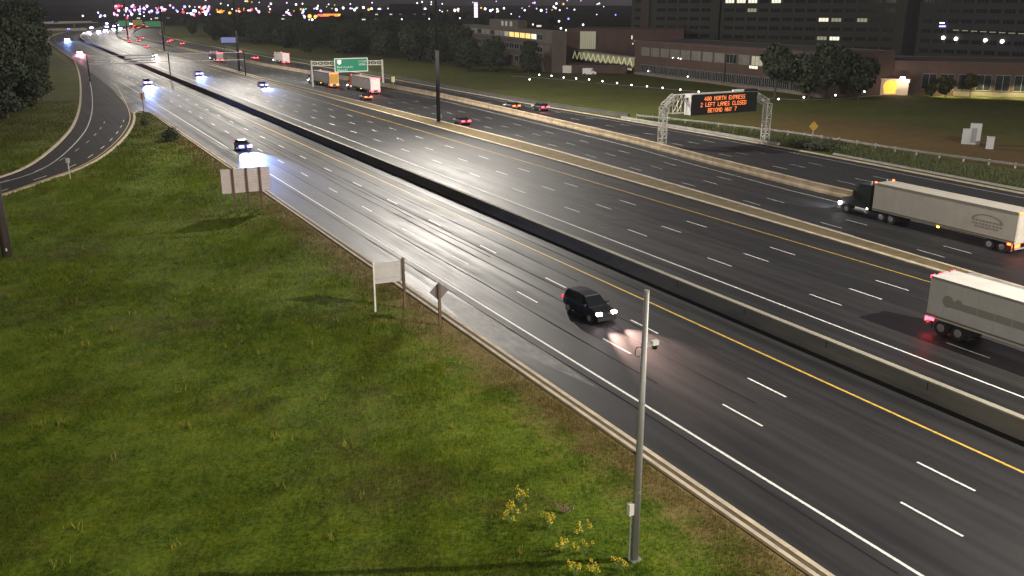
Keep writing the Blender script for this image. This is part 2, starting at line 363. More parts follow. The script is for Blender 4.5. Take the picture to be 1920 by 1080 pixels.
# road sheets
def strip_mesh(fl, fr, z, ys=YS):
    b = MB(); vs = []; fs = []
    for y in ys: vs += [(fl(y)+S(y), y, z), (fr(y)+S(y), y, z)]
    for i in range(len(ys)-1): fs.append((2*i, 2*i+1, 2*i+3, 2*i+2))
    return b.add(vs, fs)
def r1_left(y): return 26.0 if y < 206 else lerp([(206, 22.0), (263, 24.4), (411, 25.6)], y)
road1 = structure(strip_mesh(r1_left, lambda y: 43.9, 0.004).build('road', A_MAIN))
road2 = structure(strip_mesh(lambda y: 44.5, lambda y: KERB2(y)+0.05, 0.004).build('road', A_MAIN))
road3 = structure(strip_mesh(lambda y: KERB3(y)+0.25, lambda y: BAR3(y)+0.1, 0.004).build('road', A_DARK))
road4 = structure(strip_mesh(lambda y: BAR3(y)+0.5, lambda y: KERB4(y), 0.004).build('road', A_DARK))
b = MB(); b.add([(x, y, 0) for x, y in RAMP_POLY], [tuple(range(len(RAMP_POLY)))])
ramp_road = structure(b.build('slip_road', A_RAMP))
bm = bmesh.new(); bm.from_mesh(ramp_road.data); bmesh.ops.triangulate(bm, faces=bm.faces); bm.to_mesh(ramp_road.data); bm.free()

# median of dry grass between the express and the collector lanes, with the paved crossing at its near end
MEDIAN_M = mat('median_dry_grass', (0.075, 0.055, 0.020), 0.95, col2=(0.13, 0.095, 0.04), scale=0.8)
structure(strip_mesh(lambda y: KERB2(y)+0.55, lambda y: KERB3(y)-0.1, 0.10, [y for y in YS if y > 47 or y == 40]).build('median', MEDIAN_M)).location.y = 0
structure(strip_mesh(lambda y: KERB2(y)+0.55, lambda y: KERB3(y)-0.1, 0.11, [-60,-20,0,20,30,46]).build('paved_median', CONC_GREY))

def kerb(fx, wd, h, mat_, ys, parent=None, name='kerb'):
    b = MB(); rings = [[(fx(y)+S(y), y, -0.05), (fx(y)+S(y)+wd, y, -0.05), (fx(y)+S(y)+wd, y, h), (fx(y)+S(y), y, h)] for y in ys]
    b.loft(rings); return structure(b.build(name, mat_, parent))
def line_kerb(pts, wd, h, mat_, name='kerb'):
    b = MB(); rings = []
    for i, p in enumerate(pts):
        a = Vector(pts[max(i-1, 0)]); c = Vector(pts[min(i+1, len(pts)-1)]); d = (c-a).normalized(); q = Vector((-d.y, d.x))*wd/2
        rings.append([(p[0]-q.x, p[1]-q.y, -0.05), (p[0]+q.x, p[1]+q.y, -0.05), (p[0]+q.x, p[1]+q.y, h), (p[0]-q.x, p[1]-q.y, h)])
    b.loft(rings); return structure(b.build(name, mat_))
ys_n = [y for y in YS if y <= 205]
kerb(lambda y: 25.28, 0.22, 0.13, CONC, ys_n)
kerb(lambda y: 25.88, 0.26, 0.03, CONC, ys_n, name='gutter')
DIRT = mat('gutter_dirt', (0.075, 0.055, 0.03), 0.95, var=0.3, scale=1.5)
structure(strip_mesh(lambda y: 25.5, lambda y: 25.88, 0.008, ys_n).build('gutter_bed', DIRT))
kerb(lambda y: 25.0, 0.4, 0.13, CONC, [y for y in YS if y >= 411])
kerb(KERB2, 0.55, 0.12, CONC, YS); kerb(lambda y: KERB3(y)-0.1, 0.35, 0.14, CONC, YS)
kerb(KERB4, 0.45, 0.13, CONC, YS)
kerb(lambda y: KERB4(y)+1.6, 0.35, 0.30, CONC_GREY, [-20, 0, 20, 40, 60, 80, 97], name='raised_kerb')
kerb(lambda y: KERB4(y)+1.2, 0.5, 0.45, CONC_GREY, [108, 120, 130, 142, 150], name='raised_kerb')
line_kerb([p for p in RAMP_L], 0.45, 0.13, CONC)
line_kerb([p for p in RAMP_R if p[1] < 207] + [(23.4, 209.3), (24.4, 208.6), (25.3, 205)], 0.4, 0.13, CONC)

# ------------------------------------------------------------------ painted lines: parts of their road
def solid(fx, wd, mat_, road, y0, y1, z=0.008, name='edge_line'):
    ys = sorted(set([y0, y1] + [y for y in YS if y0 < y < y1]))
    return strip_mesh(lambda y: fx(y)-wd/2, lambda y: fx(y)+wd/2, z, ys).build(name, mat_, road)
solid(lambda y: 29.2, 0.17, WHITE, road1, -60, 302); solid(lambda y: 28.9, 0.15, WHITE_WORN, road1, 411, 1400)
solid(lambda y: 40.7, 0.17, YELLOW, road1, -60, 1400)
solid(lambda y: 49.1, 0.16, WHITE, road2, -60, 1400); solid(lambda y: 64.1, 0.15, YELLOW, road2, -60, 1400)
solid(lambda y: BAR3(y)-2.6, 0.15, WHITE_WORN, road3, -60, 1400); solid(lambda y: KERB3(y)+0.75, 0.12, WHITE_WORN, road3, 60, 600)
solid(lambda y: BAR3(y)+1.5, 0.14, RED_EDGE, road4, -60, 400); solid(lambda y: KERB4(y)-2.0, 0.15, WHITE_WORN, road4, -60, 600)
def dash_mesh(wd, ln, mat_):
    b = MB(); b.add([(-wd/2,-ln/2,0),(wd/2,-ln/2,0),(wd/2,ln/2,0),(-wd/2,ln/2,0)], [(0,1,2,3)]); return b.mesh('lane_dash', mat_)
DASH = dash_mesh(0.14, 3.2, WHITE); DASH_W = dash_mesh(0.13, 3.0, WHITE_WORN)
def dashes(fx, road, y0, period, data, near_until=300, far_until=700, start=-10):
    k = math.floor((start-y0)/period); far = MB()
    while True:
        y = y0 + k*period; k += 1
        if y > far_until: break
        sl_ = (fx(y+1)+S(y+1)-fx(y-1)-S(y-1))/2
        if y < near_until:
            o = link('lane_dash', data, road, (fx(y)+S(y), y, 0.009)); o.rotation_euler = (0, 0, -math.atan(sl_))
        else:
            x = fx(y)+S(y); far.add([(x-.08,y-1.5,.009),(x+.08,y-1.5,.009),(x+.08,y+1.5,.009),(x-.08,y+1.5,.009)], [(0,1,2,3)])
    if far.v:
        o = far.build('distant_lane_dashes', data.materials[0], road); o['kind'] = 'stuff'
dashes(lambda y: 33.15, road1, 34.2, 12.1, DASH); dashes(lambda y: 37.05, road1, 36.4, 12.1, DASH)
dashes(lambda y: 53.0, road2, 46.8, 12.2, DASH, 340); dashes(lambda y: 56.9, road2, 46.4, 12.2, DASH, 340); dashes(lambda y: 60.6, road2, 46.9, 12.2, DASH, 340)
dashes(LANE3, road3, 52.0, 12.3, DASH_W, 260, start=20); dashes(lambda y: LANE3(y)+3.35, road3, 51.7, 12.3, DASH_W, 260, start=20)
dashes(lambda y: min(LANE3(y)+6.7, BAR3(y)-3.2), road3, 53.0, 12.3, DASH_W, 230, start=90)
for off in (4.4, 7.7, 11.0):
    dashes(lambda y, off=off: BAR3(y)*0.45 + 0.55*(BAR3(90)+ (KERB4(y)-KERB4(90))) + off + 3.0, road4, 80.2, 12.2, DASH_W, 260, start=40)
# slip road lines
def off_line(pts, off):
    q = []
    for i, p in enumerate(pts):
        a = Vector(pts[max(i-1, 0)]); c = Vector(pts[min(i+1, len(pts)-1)]); d = (c-a).normalized(); q.append((p[0]-d.y*off, p[1]+d.x*off))
    return q
def path_line(pts, wd, mat_, road, name='edge_line', z=0.006):
    b = MB(); l_ = off_line(pts, wd/2); r_ = off_line(pts, -wd/2); n_ = len(pts)
    b.add([(x, y, z) for x, y in l_] + [(x, y, z) for x, y in r_], [(n_+i, n_+i+1, i+1, i) for i in range(n_-1)]); return b.build(name, mat_, road)
def resample(pts, step):
    out_ = [pts[0]]; acc = 0
    for a, b_ in zip(pts, pts[1:]):
        L = math.hypot(b_[0]-a[0], b_[1]-a[1]); t = step-acc
        while t <= L:
            out_.append((a[0]+(b_[0]-a[0])*t/L, a[1]+(b_[1]-a[1])*t/L)); t += step
        acc = L-(t-step)
    return out_
path_line(off_line([p for p in RAMP_L if p[1] < 330], -2.6), 0.2, WHITE_WORN, ramp_road)
path_line(off_line([p for p in RAMP_R if p[1] < 300], 0.8), 0.15, YELLOW, ramp_road)
for off, md, t0 in ((1.9, DASH, 0), (5.3, DASH_W, 4)):
    pts = resample(off_line([p for p in RAMP_R if -95 < p[1] < 200 and p[0] > -60], off), 1.0)
    for k in range(t0, len(pts)-4, 9):
        a, c = pts[k], pts[k+3]
        o = link('lane_dash', md, ramp_road, ((a[0]+c[0])/2, (a[1]+c[1])/2, 0.007)); o.rotation_euler = (0, 0, math.atan2(c[1]-a[1], c[0]-a[0])-math.pi/2)
# long sealed cracks in the near carriageway
for k, (x, y0, y1) in enumerate([(28.5, 20, 150), (31.7, 40, 190), (34.9, 35, 170), (36.6, 45, 160), (38.9, 60, 175), (41.9, 50, 160), (35.9, 70, 160)]):
    b = MB(); vs = []; ys = np.arange(y0, y1, 4.0)
    for y in ys:
        xo = x + 0.05*math.sin(y*0.21+k); wd = 0.065+0.02*math.sin(y*0.5+k); vs += [(xo-wd, y, 0.0065), (xo+wd, y, 0.0065)]
    b.add(vs, [(2*i, 2*i+1, 2*i+3, 2*i+2) for i in range(len(ys)-1)]); b.build('sealed_crack', TAR, road1)
# pale scuffed patch on the near hard shoulder
SCUFF = mat('scuffed_asphalt', (0.018, 0.018, 0.018), 0.62, col2=(0.13, 0.125, 0.12), scale=1.1, stretch=(2.2, 0.7, 1), detail=8)
b = MB(); b.add([(28.2, 41, 0.0062), (28.5, 50, 0.0062), (28.45, 57, 0.0062), (28.0, 62.5, 0.0062), (27.0, 63, 0.0062), (26.35, 56, 0.0062), (26.5, 50, 0.0062)], [(0,1,2,3,4,5,6)]); b.build('scuffed_patch', SCUFF, road1)

# ------------------------------------------------------------------ barriers and guardrail
def barrier(name, label, fx, w0, w1, h, body_m, cap_m, ys, cap_h=0.07):
    t = thing(name, label, 'barrier')
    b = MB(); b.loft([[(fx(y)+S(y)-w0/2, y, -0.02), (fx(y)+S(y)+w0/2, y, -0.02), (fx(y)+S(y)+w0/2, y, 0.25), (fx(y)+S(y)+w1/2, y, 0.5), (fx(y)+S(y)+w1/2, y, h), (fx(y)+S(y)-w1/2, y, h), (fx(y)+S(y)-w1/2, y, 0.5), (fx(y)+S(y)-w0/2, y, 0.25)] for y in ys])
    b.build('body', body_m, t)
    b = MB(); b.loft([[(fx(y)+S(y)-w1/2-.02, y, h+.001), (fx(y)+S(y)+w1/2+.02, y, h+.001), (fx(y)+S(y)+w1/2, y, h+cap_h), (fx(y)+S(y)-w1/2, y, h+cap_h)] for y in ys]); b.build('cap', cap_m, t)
    return t
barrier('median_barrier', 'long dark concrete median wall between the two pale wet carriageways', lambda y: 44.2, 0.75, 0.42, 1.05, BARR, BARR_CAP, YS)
mb_ = bpy.data.objects['median_barrier']; JOINT = MB().box(-.003, .0, -.03, .03, .5, 1.05).mesh('joint', DARKMETAL)
for k in range(26): link('joint', JOINT, mb_, (44.2-.21, 8+k*7.6, 0))
barrier('tan_barrier', 'tan concrete wall along the collector lanes beside the dark far carriageway', BAR3, 0.75, 0.55, 0.95, BARR_TAN, BARR_TAN, [y for y in YS if y >= -20])
barrier('roadside_barrier', 'dark low concrete wall along the far grass bank beneath the trees', BAR4, 0.6, 0.4, 0.8, BARR_DARK, BARR_DARK, [150, 160, 180, 205, 240, 270, 300, 340, 411, 500, 600], 0.05)
RAIL_G = mat('guardrail_steel', (0.16,0.16,0.14), 0.6, 0.2, var=0.2, scale=1); RAIL_P = mat('guardrail_post', (0.30,0.29,0.26), 0.7, var=0.2, scale=1)
t = thing('guardrail', 'galvanised steel guardrail on posts below the dry brown slope', 'guardrail')
gy_ = list(np.arange(40, 149, 3.6))
b = MB()
b.loft([[(BAR4(y)-0.10, y, 0.55), (BAR4(y)-0.04, y, 0.55), (BAR4(y)-0.04, y, 0.88), (BAR4(y)-0.10, y, 0.88), (BAR4(y)-0.16, y, 0.80), (BAR4(y)-0.10, y, 0.715), (BAR4(y)-0.16, y, 0.63)] for y in gy_]); b.build('rail', RAIL_G, t)
POST = MB().box(-0.04, 0.12, -0.11, 0.11, 0, 0.85).mesh('post', RAIL_P)
for y in gy_:
    z0 = tz(BAR4(y), y); o = link('post', POST, t, (BAR4(y)+0.02, y, z0-0.05))

# ------------------------------------------------------------------ high masts (lamp rings stand above the top of the picture)
def mast(x, y, label, h=40.0, power=MAST_W):
    t = thing('high_mast_light', label, 'light mast', (x, y, 0.05), 0, 'high mast lights along the median')
    MB().cyl((0,0,0), (0,0,0.35), 0.75, 0.7, 16).build('base', CONC_GREY, t)
    MB().cyl((0,0,0.35), (0,0,13.5), 0.36, 0.36, 14, True).build('pole', DARKMETAL, t, True)
    MB().cyl((0,0,13.5), (0,0,h-1.4), 0.20, 0.20, 12, True).build('upper_pole', DARKMETAL, t, True)
    MB().box(0.35, 0.6, -0.2, 0.2, 1.0, 1.7).build('access_door', GALV, t)
    r = MB()
    for i in range(12):
        a0, a1 = 2*math.pi*i/12, 2*math.pi*(i+1)/12
        r.bar((1.1*math.cos(a0), 1.1*math.sin(a0), h), (1.1*math.cos(a1), 1.1*math.sin(a1), h), 0.1)
    for i in range(4): r.bar((0,0,h-1.4), (1.1*math.cos(i*math.pi/2), 1.1*math.sin(i*math.pi/2), h), 0.08)
    ring = r.build('lamp_ring', GALV, t)
    for i in range(8):
        a = 2*math.pi*i/8; MB().cyl((1.35*math.cos(a), 1.35*math.sin(a), h-0.25), (1.35*math.cos(a), 1.35*math.sin(a), h+0.15), 0.3, 0.14, 10).build('luminaire', GALV, ring)
    L = bpy.data.lights.new('mast_lamp', 'POINT'); L.energy = power; L.color = MAST_COL; L.shadow_soft_size = 0.3
    link('mast_lamp', L, t, (0, 0, h-0.55))
    return t
names = ['second', 'third', 'fourth', 'fifth', 'sixth']
mast(70.6, -156, 'tall dark high mast light in the dry median behind the camera')
mast(70.4, 2, 'tall dark high mast light in the dry median, outside the frame')
mast(-34, -46, 'added fill light mast, out of view, on the near embankment behind the camera', power=MAST_W*.60)  # added fill mast, brightens the camera-facing sides and the near grass
mast(71.1, 159.8, 'tall thick dark light mast rising from the median beside the red car')
mast(69.0, 318, 'dark light mast in the median just past the lone oncoming car', power=MAST_W*.55)
mast(68.6, 476, 'thin distant dark light mast in the median before the road bends', power=MAST_W*.45)
mast(70.5, 634, 'very distant light mast in the median where the road starts to bend', power=MAST_W*.42)
mast(S(792)+68, 792, 'far light mast inside the bend of the motorway', power=MAST_W*.42)
mast(S(960)+68, 960, 'farthest light mast beyond the bend of the motorway', power=MAST_W*.42)

# ------------------------------------------------------------------ signs and poles on the near bank
def gz(x, y): return tz(x, y)
t = thing('large_sign', 'back of a wide boarded road sign on three wooden posts by the kerb', 'road sign', (21.3, 100, gz(21.3, 100)))
for i in range(9): MB().box(-2.55, 2.65, -0.02, 0.03, 1.95+i*0.295, 1.95+i*0.295+0.278).build('board', BOARD, t)
for px in (-1.35, 0.12, 1.55): MB().box(px-0.1, px+0.1, -0.24, -0.03, -0.3, 4.66).build('post', WOOD, t)
t.rotation_euler = (0, 0, math.radians(-3))
t = thing('road_sign', 'back of a plain grey rectangular sign on two posts at the road edge', 'road sign', (22.5, 60.2, gz(22.5, 60.2)), math.radians(-4))
MB().box(-1.08, 1.02, -0.02, 0.02, 2.15, 3.75).build('panel', ALU, t)
for z in (2.5, 3.4): MB().box(-1.0, 0.95, -0.06, -0.022, z, z+0.07).build('stiffener', ALU, t)
MB().box(-1.2, -1.08, -0.13, -0.01, -0.3, 3.78).build('post', GALV_L, t); MB().box(1.03, 1.2, -0.15, 0.02, -0.3, 3.9).build('post', WOOD, t)
t = thing('warning_sign', 'back of a small diamond sign on one post beside the scuffed shoulder', 'road sign', (24.4, 55.5, gz(24.4, 55.5)), math.radians(-4))
MB().add([(0,0.02,1.82),(.69,0.02,2.51),(0,0.02,3.2),(-.69,0.02,2.51),(0,-0.0,1.82),(.69,-0.0,2.51),(0,-0.0,3.2),(-.69,-0.0,2.51)], [(3,2,1,0),(4,5,6,7),(0,1,5,4),(1,2,6,5),(2,3,7,6),(3,0,4,7)]).build('panel', mat('diamond_back', (0.13,0.11,0.10), 0.6), t)
MB().box(-0.09, 0.09, -0.16, -0.005, -0.3, 3.05).build('post', WOOD, t)
t = thing('marker_post', 'thin white marker post in the grass at the bend of the slip road', 'post', (5.4, 129.8, gz(5.4, 129.8)))
MB().cyl((0,0,-.2), (0,0,2.75), 0.07, 0.07, 8).build('post', GALV_L, t); MB().box(-0.25, 0.25, 0.08, 0.11, 2.1, 2.7).build('plate', ALU, t)
t = thing('gore_sign', 'small sign on a post at the grass point between slip road and motorway', 'road sign', (24.3, 206.2, gz(24.3, 206.2)))
MB().cyl((0,0,-.2), (0,0,4.1), 0.09, 0.09, 8).build('post', WOOD, t); MB().box(-0.5, 0.5, 0.09, 0.13, 2.7, 4.1).build('plate', mat('gore_back', (0.22,0.13,0.09), 0.7), t)
t = thing('utility_pole', 'thick dark wooden utility pole at the left edge of the picture', 'utility pole', (-2.2, 90.3, gz(-2.2, 90.3)-0.1))
MB().cyl((0,0,-0.2), (0,0,15), 0.46, 0.24, 16).build('shaft', POLE_WOOD, t, True)
MB().box(-0.06, 0.06, -0.5, -0.45, 0.7, 0.95).build('tag_plate', GALV_L, t)
MB().bar((-1.2,0,14.2), (1.2,0,14.2), 0.14).build('crossarm', POLE_WOOD, t)

t = thing('camera_pole', 'slim grey steel pole standing in the grass in front of the motorway', 'pole', (19.6, 25.6, gz(19.6, 25.6)))
NEARPOLE = mat('pole_steel', (0.24, 0.235, 0.215), 0.5, 0.3, var=0.12, scale=1.2, stretch=(1, 1, 0.3))
MB().cyl((0,0,-0.2), (0,0,11.4), 0.165, 0.10, 20).build('shaft', NEARPOLE, t, True)
MB().box(-.24,.24,-.24,.24,-.05,.05).build('base_plate', NEARPOLE, t)
MB().cyl((0,0,11.4), (0,0,11.47), 0.11, 0.10, 20).build('cap', NEARPOLE, t)
for z in (3.1, 6.9): MB().cyl((0,0,z), (0,0,z+0.05), 0.172-z*0.0055, None, 20).build('band', NEARPOLE, t)
MB().box(-0.42, -0.2, -0.1, 0.1, 2.15, 2.65).build('junction_box', GALV_L, t)
MB().cyl((-0.27,0,0), (-0.27,0,2.15), 0.03, 0.03, 8).build('conduit', GALV, t)
a = MB().bar((0.1,0,9.25), (0.34,-0.05,9.27), 0.05).build('bracket_arm', GALV_L, t)
MB().box(0.32, 0.6, -0.12, 0.06, 9.24, 9.42).build('camera_head', GALV_L, a); MB().cyl((0.46,-0.03,9.08), (0.46,-0.03,9.24), 0.1, 0.12, 12).build('lens_dome', CARGLASS, a)
b = MB()
for i in range(14):
    a0, a1 = 2*math.pi*i/14, 2*math.pi*(i+1)/14
    b.bar((-0.26+0.16*math.cos(a0), 0, 9.08+0.2*math.sin(a0)), (-0.26+0.16*math.cos(a1), 0, 9.08+0.2*math.sin(a1)), 0.02)
b.build('cable_loop', RUBBER, t)

# ------------------------------------------------------------------ lattice pieces and the message sign gantry
def lattice(p0, p1, wx, wy, step, t=0.09, t2=0.06):
    """lattice box beam from p0 to p1 (any direction); wx, wy its two widths"""
    p0 = Vector(p0); p1 = Vector(p1); d = p1-p0; L = d.length; d.normalize()
    a = Vector((0,1,0)) if abs(d.y) < 0.9 else Vector((1,0,0)); a = (a - d*a.dot(d)).normalized(); c = d.cross(a)
    b = MB(); cor = [a*(sx*wy/2)+c*(sy*wx/2) for sx, sy in ((-1,-1),(1,-1),(1,1),(-1,1))]
    for q in cor: b.bar(p0+q, p1+q, t)
    n = max(1, round(L/step))
    for i in range(n+1):
        P = p0+d*(L*i/n)
        for k in range(4): b.bar(P+cor[k], P+cor[(k+1) % 4], t2)
        if i < n:
            Q = p0+d*(L*(i+1)/n)
            for k in range(4):
                j = (k+1) % 4
                if i % 2: b.bar(P+cor[k], Q+cor[j], t2)
                else: b.bar(P+cor[j], Q+cor[k], t2)
    return b
FONT = {'4':'00010 00110 01010 10010 11111 00010 00010','0':'01110 10001 10011 10101 11001 10001 01110','N':'10001 11001 10101 10011 10001 10001 10001','O':'01110 10001 10001 10001 10001 10001 01110',
'R':'11110 10001 10001 11110 10100 10010 10001','T':'11111 00100 00100 00100 00100 00100 00100','H':'10001 10001 10001 11111 10001 10001 10001','E':'11111 10000 10000 11110 10000 10000 11111','X':'10001 10001 01010 00100 01010 10001 10001',
'P':'11110 10001 10001 11110 10000 10000 10000','S':'01111 10000 10000 01110 00001 00001 11110','2':'01110 10001 00001 00010 00100 01000 11111','L':'10000 10000 10000 10000 10000 10000 11111','F':'11111 10000 10000 11110 10000 10000 10000',
'A':'01110 10001 10001 11111 10001 10001 10001','C':'01110 10001 10000 10000 10000 10001 01110','D':'11110 10001 10001 10001 10001 10001 11110','B':'11110 10001 10001 11110 10001 10001 11110','Y':'10001 10001 01010 00100 00100 00100 00100',
'W':'10001 10001 10001 10101 10101 11011 10001','7':'11111 00001 00010 00100 01000 01000 01000',' ':'00000 '*7}
def dot_text(s, x0, z0, h, y, wscale=1.0, chars=None):
    p = h/7.0; b = MB(); px = p*wscale
    for ci, ch in enumerate(s):
        for r, row in enumerate(FONT[ch].split()):
            for c, bit in enumerate(row):
                if bit == '1':
                    x = x0+(ci*6+c)*px; z = z0+(6-r)*p
                    b.add([(x, y, z), (x+px*.86, y, z), (x+px*.86, y, z+p*.86), (x, y, z+p*.86)], [(0,1,2,3)])
    return b
t = thing('message_sign_gantry', 'lattice steel gantry carrying a black electronic message sign with orange lettering', 'sign gantry', (0,0,0))
t.location = (90.9, 116.6, 0)
GV = mat('gantry_steel', (0.46, 0.45, 0.40), 0.55, 0.15, var=0.12, scale=1.2)
lattice((0,0,0), (0,0,6.2), 1.0, 0.9, 1.25, 0.13, 0.09).build('lattice_post', GV, t)
lattice((18.6,-3.6,0), (18.6,-3.6,6.2), 1.0, 0.9, 1.25, 0.13, 0.09).build('lattice_post', GV, t)
lattice((0,0,6.2), (2.0,-0.2,7.75), 0.9, 0.9, 1.0, 0.11, 0.08).build('sloping_arm', GV, t)
lattice((18.6,-3.6,6.2), (17.6,-1.2,7.5), 0.9, 0.9, 1.0, 0.11, 0.08).build('sloping_arm', GV, t)
lattice((1.6,0.2,6.5), (18.2,0.0,6.5), 2.9, 0.9, 1.6, 0.11, 0.08).build('truss_beam', GV, t)
box = MB().box(3.7, 17.4, -2.2, -0.55, 4.86, 8.12).build('sign_housing', HOUSING, t)
MB().box(3.68, 17.42, -2.32, -2.203, 4.84, 8.06).build('display_face', BLACK, box)
MB().box(3.9, 14.2, -2.45, -2.2, 8.13, 8.3).build('top_rail', GALV_L, t); MB().box(12.0, 14.3, -2.5, -2.15, 8.31, 8.52).build('maintenance_light', mat('pale_cover', (0.75,0.78,0.7), 0.5), t)
MB().box(14.4, 17.3, -2.4, -0.6, 8.13, 8.5).build('equipment_cabinet', BLACK, t)
MB().box(3.685, 3.699, -1.5, -1.1, 7.2, 7.6).build('access_hatch', BLACK, box)
for txt, zz, xc in (('400 NORTH EXPRESS', 7.03, 10.6), ('2 LEFT LANES CLOSED', 6.1, 10.4), ('BEYOND HWY 7', 5.17, 10.2)):
    px = 0.0845; wd = (len(txt)*6-1)*px
    dot_text(txt, xc-wd/2-0.1, zz, 0.66, -2.335, px/(0.66/7)).build('message_line', LED, box)

# ------------------------------------------------------------------ green direction sign over the collector lanes
def text_obj(name, s, size, mat_, parent, loc, rot=(math.pi/2,0,0)):
    cu = bpy.data.curves.new(name, 'FONT'); cu.body = s; cu.size = size; cu.materials.append(mat_); cu.resolution_u = 1
    tmp = bpy.data.objects.new('tmp', cu); C.objects.link(tmp); bpy.context.view_layer.update(); me = bpy.data.meshes.new_from_object(tmp.evaluated_get(bpy.context.evaluated_depsgraph_get())); me.name = name; bpy.data.objects.remove(tmp)
    o = bpy.data.objects.new(name, me); C.objects.link(o); o.parent = parent; o.location = loc; o.rotation_euler = rot; return o
t = thing('direction_sign_gantry', 'pale truss gantry with a green direction sign above the two white trucks', 'sign gantry', (74.0, 251, 0))
MB().cyl((0,0,0), (0,0,7.0), 0.3, 0.25, 10).build('post', GALV_L, t); MB().cyl((18.7,-5,0), (18.7,-5,7.0), 0.32, 0.27, 10).build('post', GALV_L, t)
lattice((0,0,6.2), (18.7,-5,6.2), 1.1, 0.8, 1.6, 0.13, 0.09).build('truss_beam', GALV_L, t)
gs = link('sign_panel_mount', None, t, (9.9, -3.6, 0)); 
bpy.data.objects.remove(gs)
sp = MB().box(5.3, 14.9, -3.75, -3.65, 3.9, 7.6).build('sign_panel', GREEN, t)
b = MB(); 
for x0, x1, z0, z1 in ((5.3,14.9,7.42,7.6),(5.3,14.9,3.9,4.08),(5.3,5.48,4.08,7.42),(14.72,14.9,4.08,7.42)): b.box(x0, x1, -3.775, -3.752, z0, z1)
b.build('sign_border', SIGN_WHITE, sp)
MB().add([(6.1,-3.77,7.2),(7.3,-3.77,7.2),(7.3,-3.77,6.3),(6.7,-3.77,5.8),(6.1,-3.77,6.3)], [(4,3,2,1,0)]).build('route_shield', SIGN_WHITE, sp)
text_obj('lettering', 'Black Creek Dr.', 0.72, SIGN_WHITE, sp, (6.0, -3.77, 5.0)); text_obj('lettering', 'Weston Rd.', 0.62, SIGN_WHITE, sp, (6.0, -3.77, 4.25)); text_obj('lettering', '1 km', 0.68, SIGN_WHITE, sp, (12.6, -3.77, 5.7))
t = thing('small_yellow_sign', 'small pale yellow sign on a post at the nose of the tan barrier', 'road sign', (94.6, 243, 0.0))
MB().cyl((0,0,0), (0,0,1.2), 0.08, 0.08, 8).build('post', GALV, t); MB().box(-0.5, 0.5, -0.03, 0.03, 1.0, 2.5).build('plate', mat('pale_yellow', (0.6,0.55,0.25), 0.5), t)
t = thing('diamond_sign', 'small yellow diamond warning sign standing behind the guardrail', 'road sign', (118.9, 111.5, tz(118.9, 111.5)), math.radians(-20))
MB().cyl((0,0,-.2), (0,0,1.6), 0.06, 0.06, 8).build('post', GALV, t)
MB().add([(0,-.1,1.0),(.85,-.1,1.85),(0,-.1,2.7),(-.85,-.1,1.85),(0,-.06,1.0),(.85,-.06,1.85),(0,-.06,2.7),(-.85,-.06,1.85)], [(0,1,2,3),(7,6,5,4),(0,4,5,1),(1,5,6,2),(2,6,7,3),(3,7,4,0)]).build('plate', AMBER_SIGN, t)
# backs of two sign panels on the far gantry over the oncoming lanes
t = thing('slatted_sign_gantry', 'far gantry over the oncoming lanes showing the slatted backs of signs', 'sign gantry', (0, 300, 0))
for px in (21.5, 44.2, 66.9): MB().cyl((px,0,0), (px,0,7.6), 0.2, 0.16, 8).build('post', DARKMETAL, t)
for z in (5.0, 7.3): MB().bar((21.5,0.25,z), (66.9,0.25,z), 0.14).build('beam', GALV, t)
SLAT = mat('slat_grey', (0.38, 0.38, 0.40), 0.5, 0.2)
for x0, x1 in ((23.2, 28.0), (31.6, 40.3)):
    for i in range(4): MB().box(x0, x1, -0.05, 0.05, 4.7+i*0.72, 5.12+i*0.72).build('slat', SLAT, t)

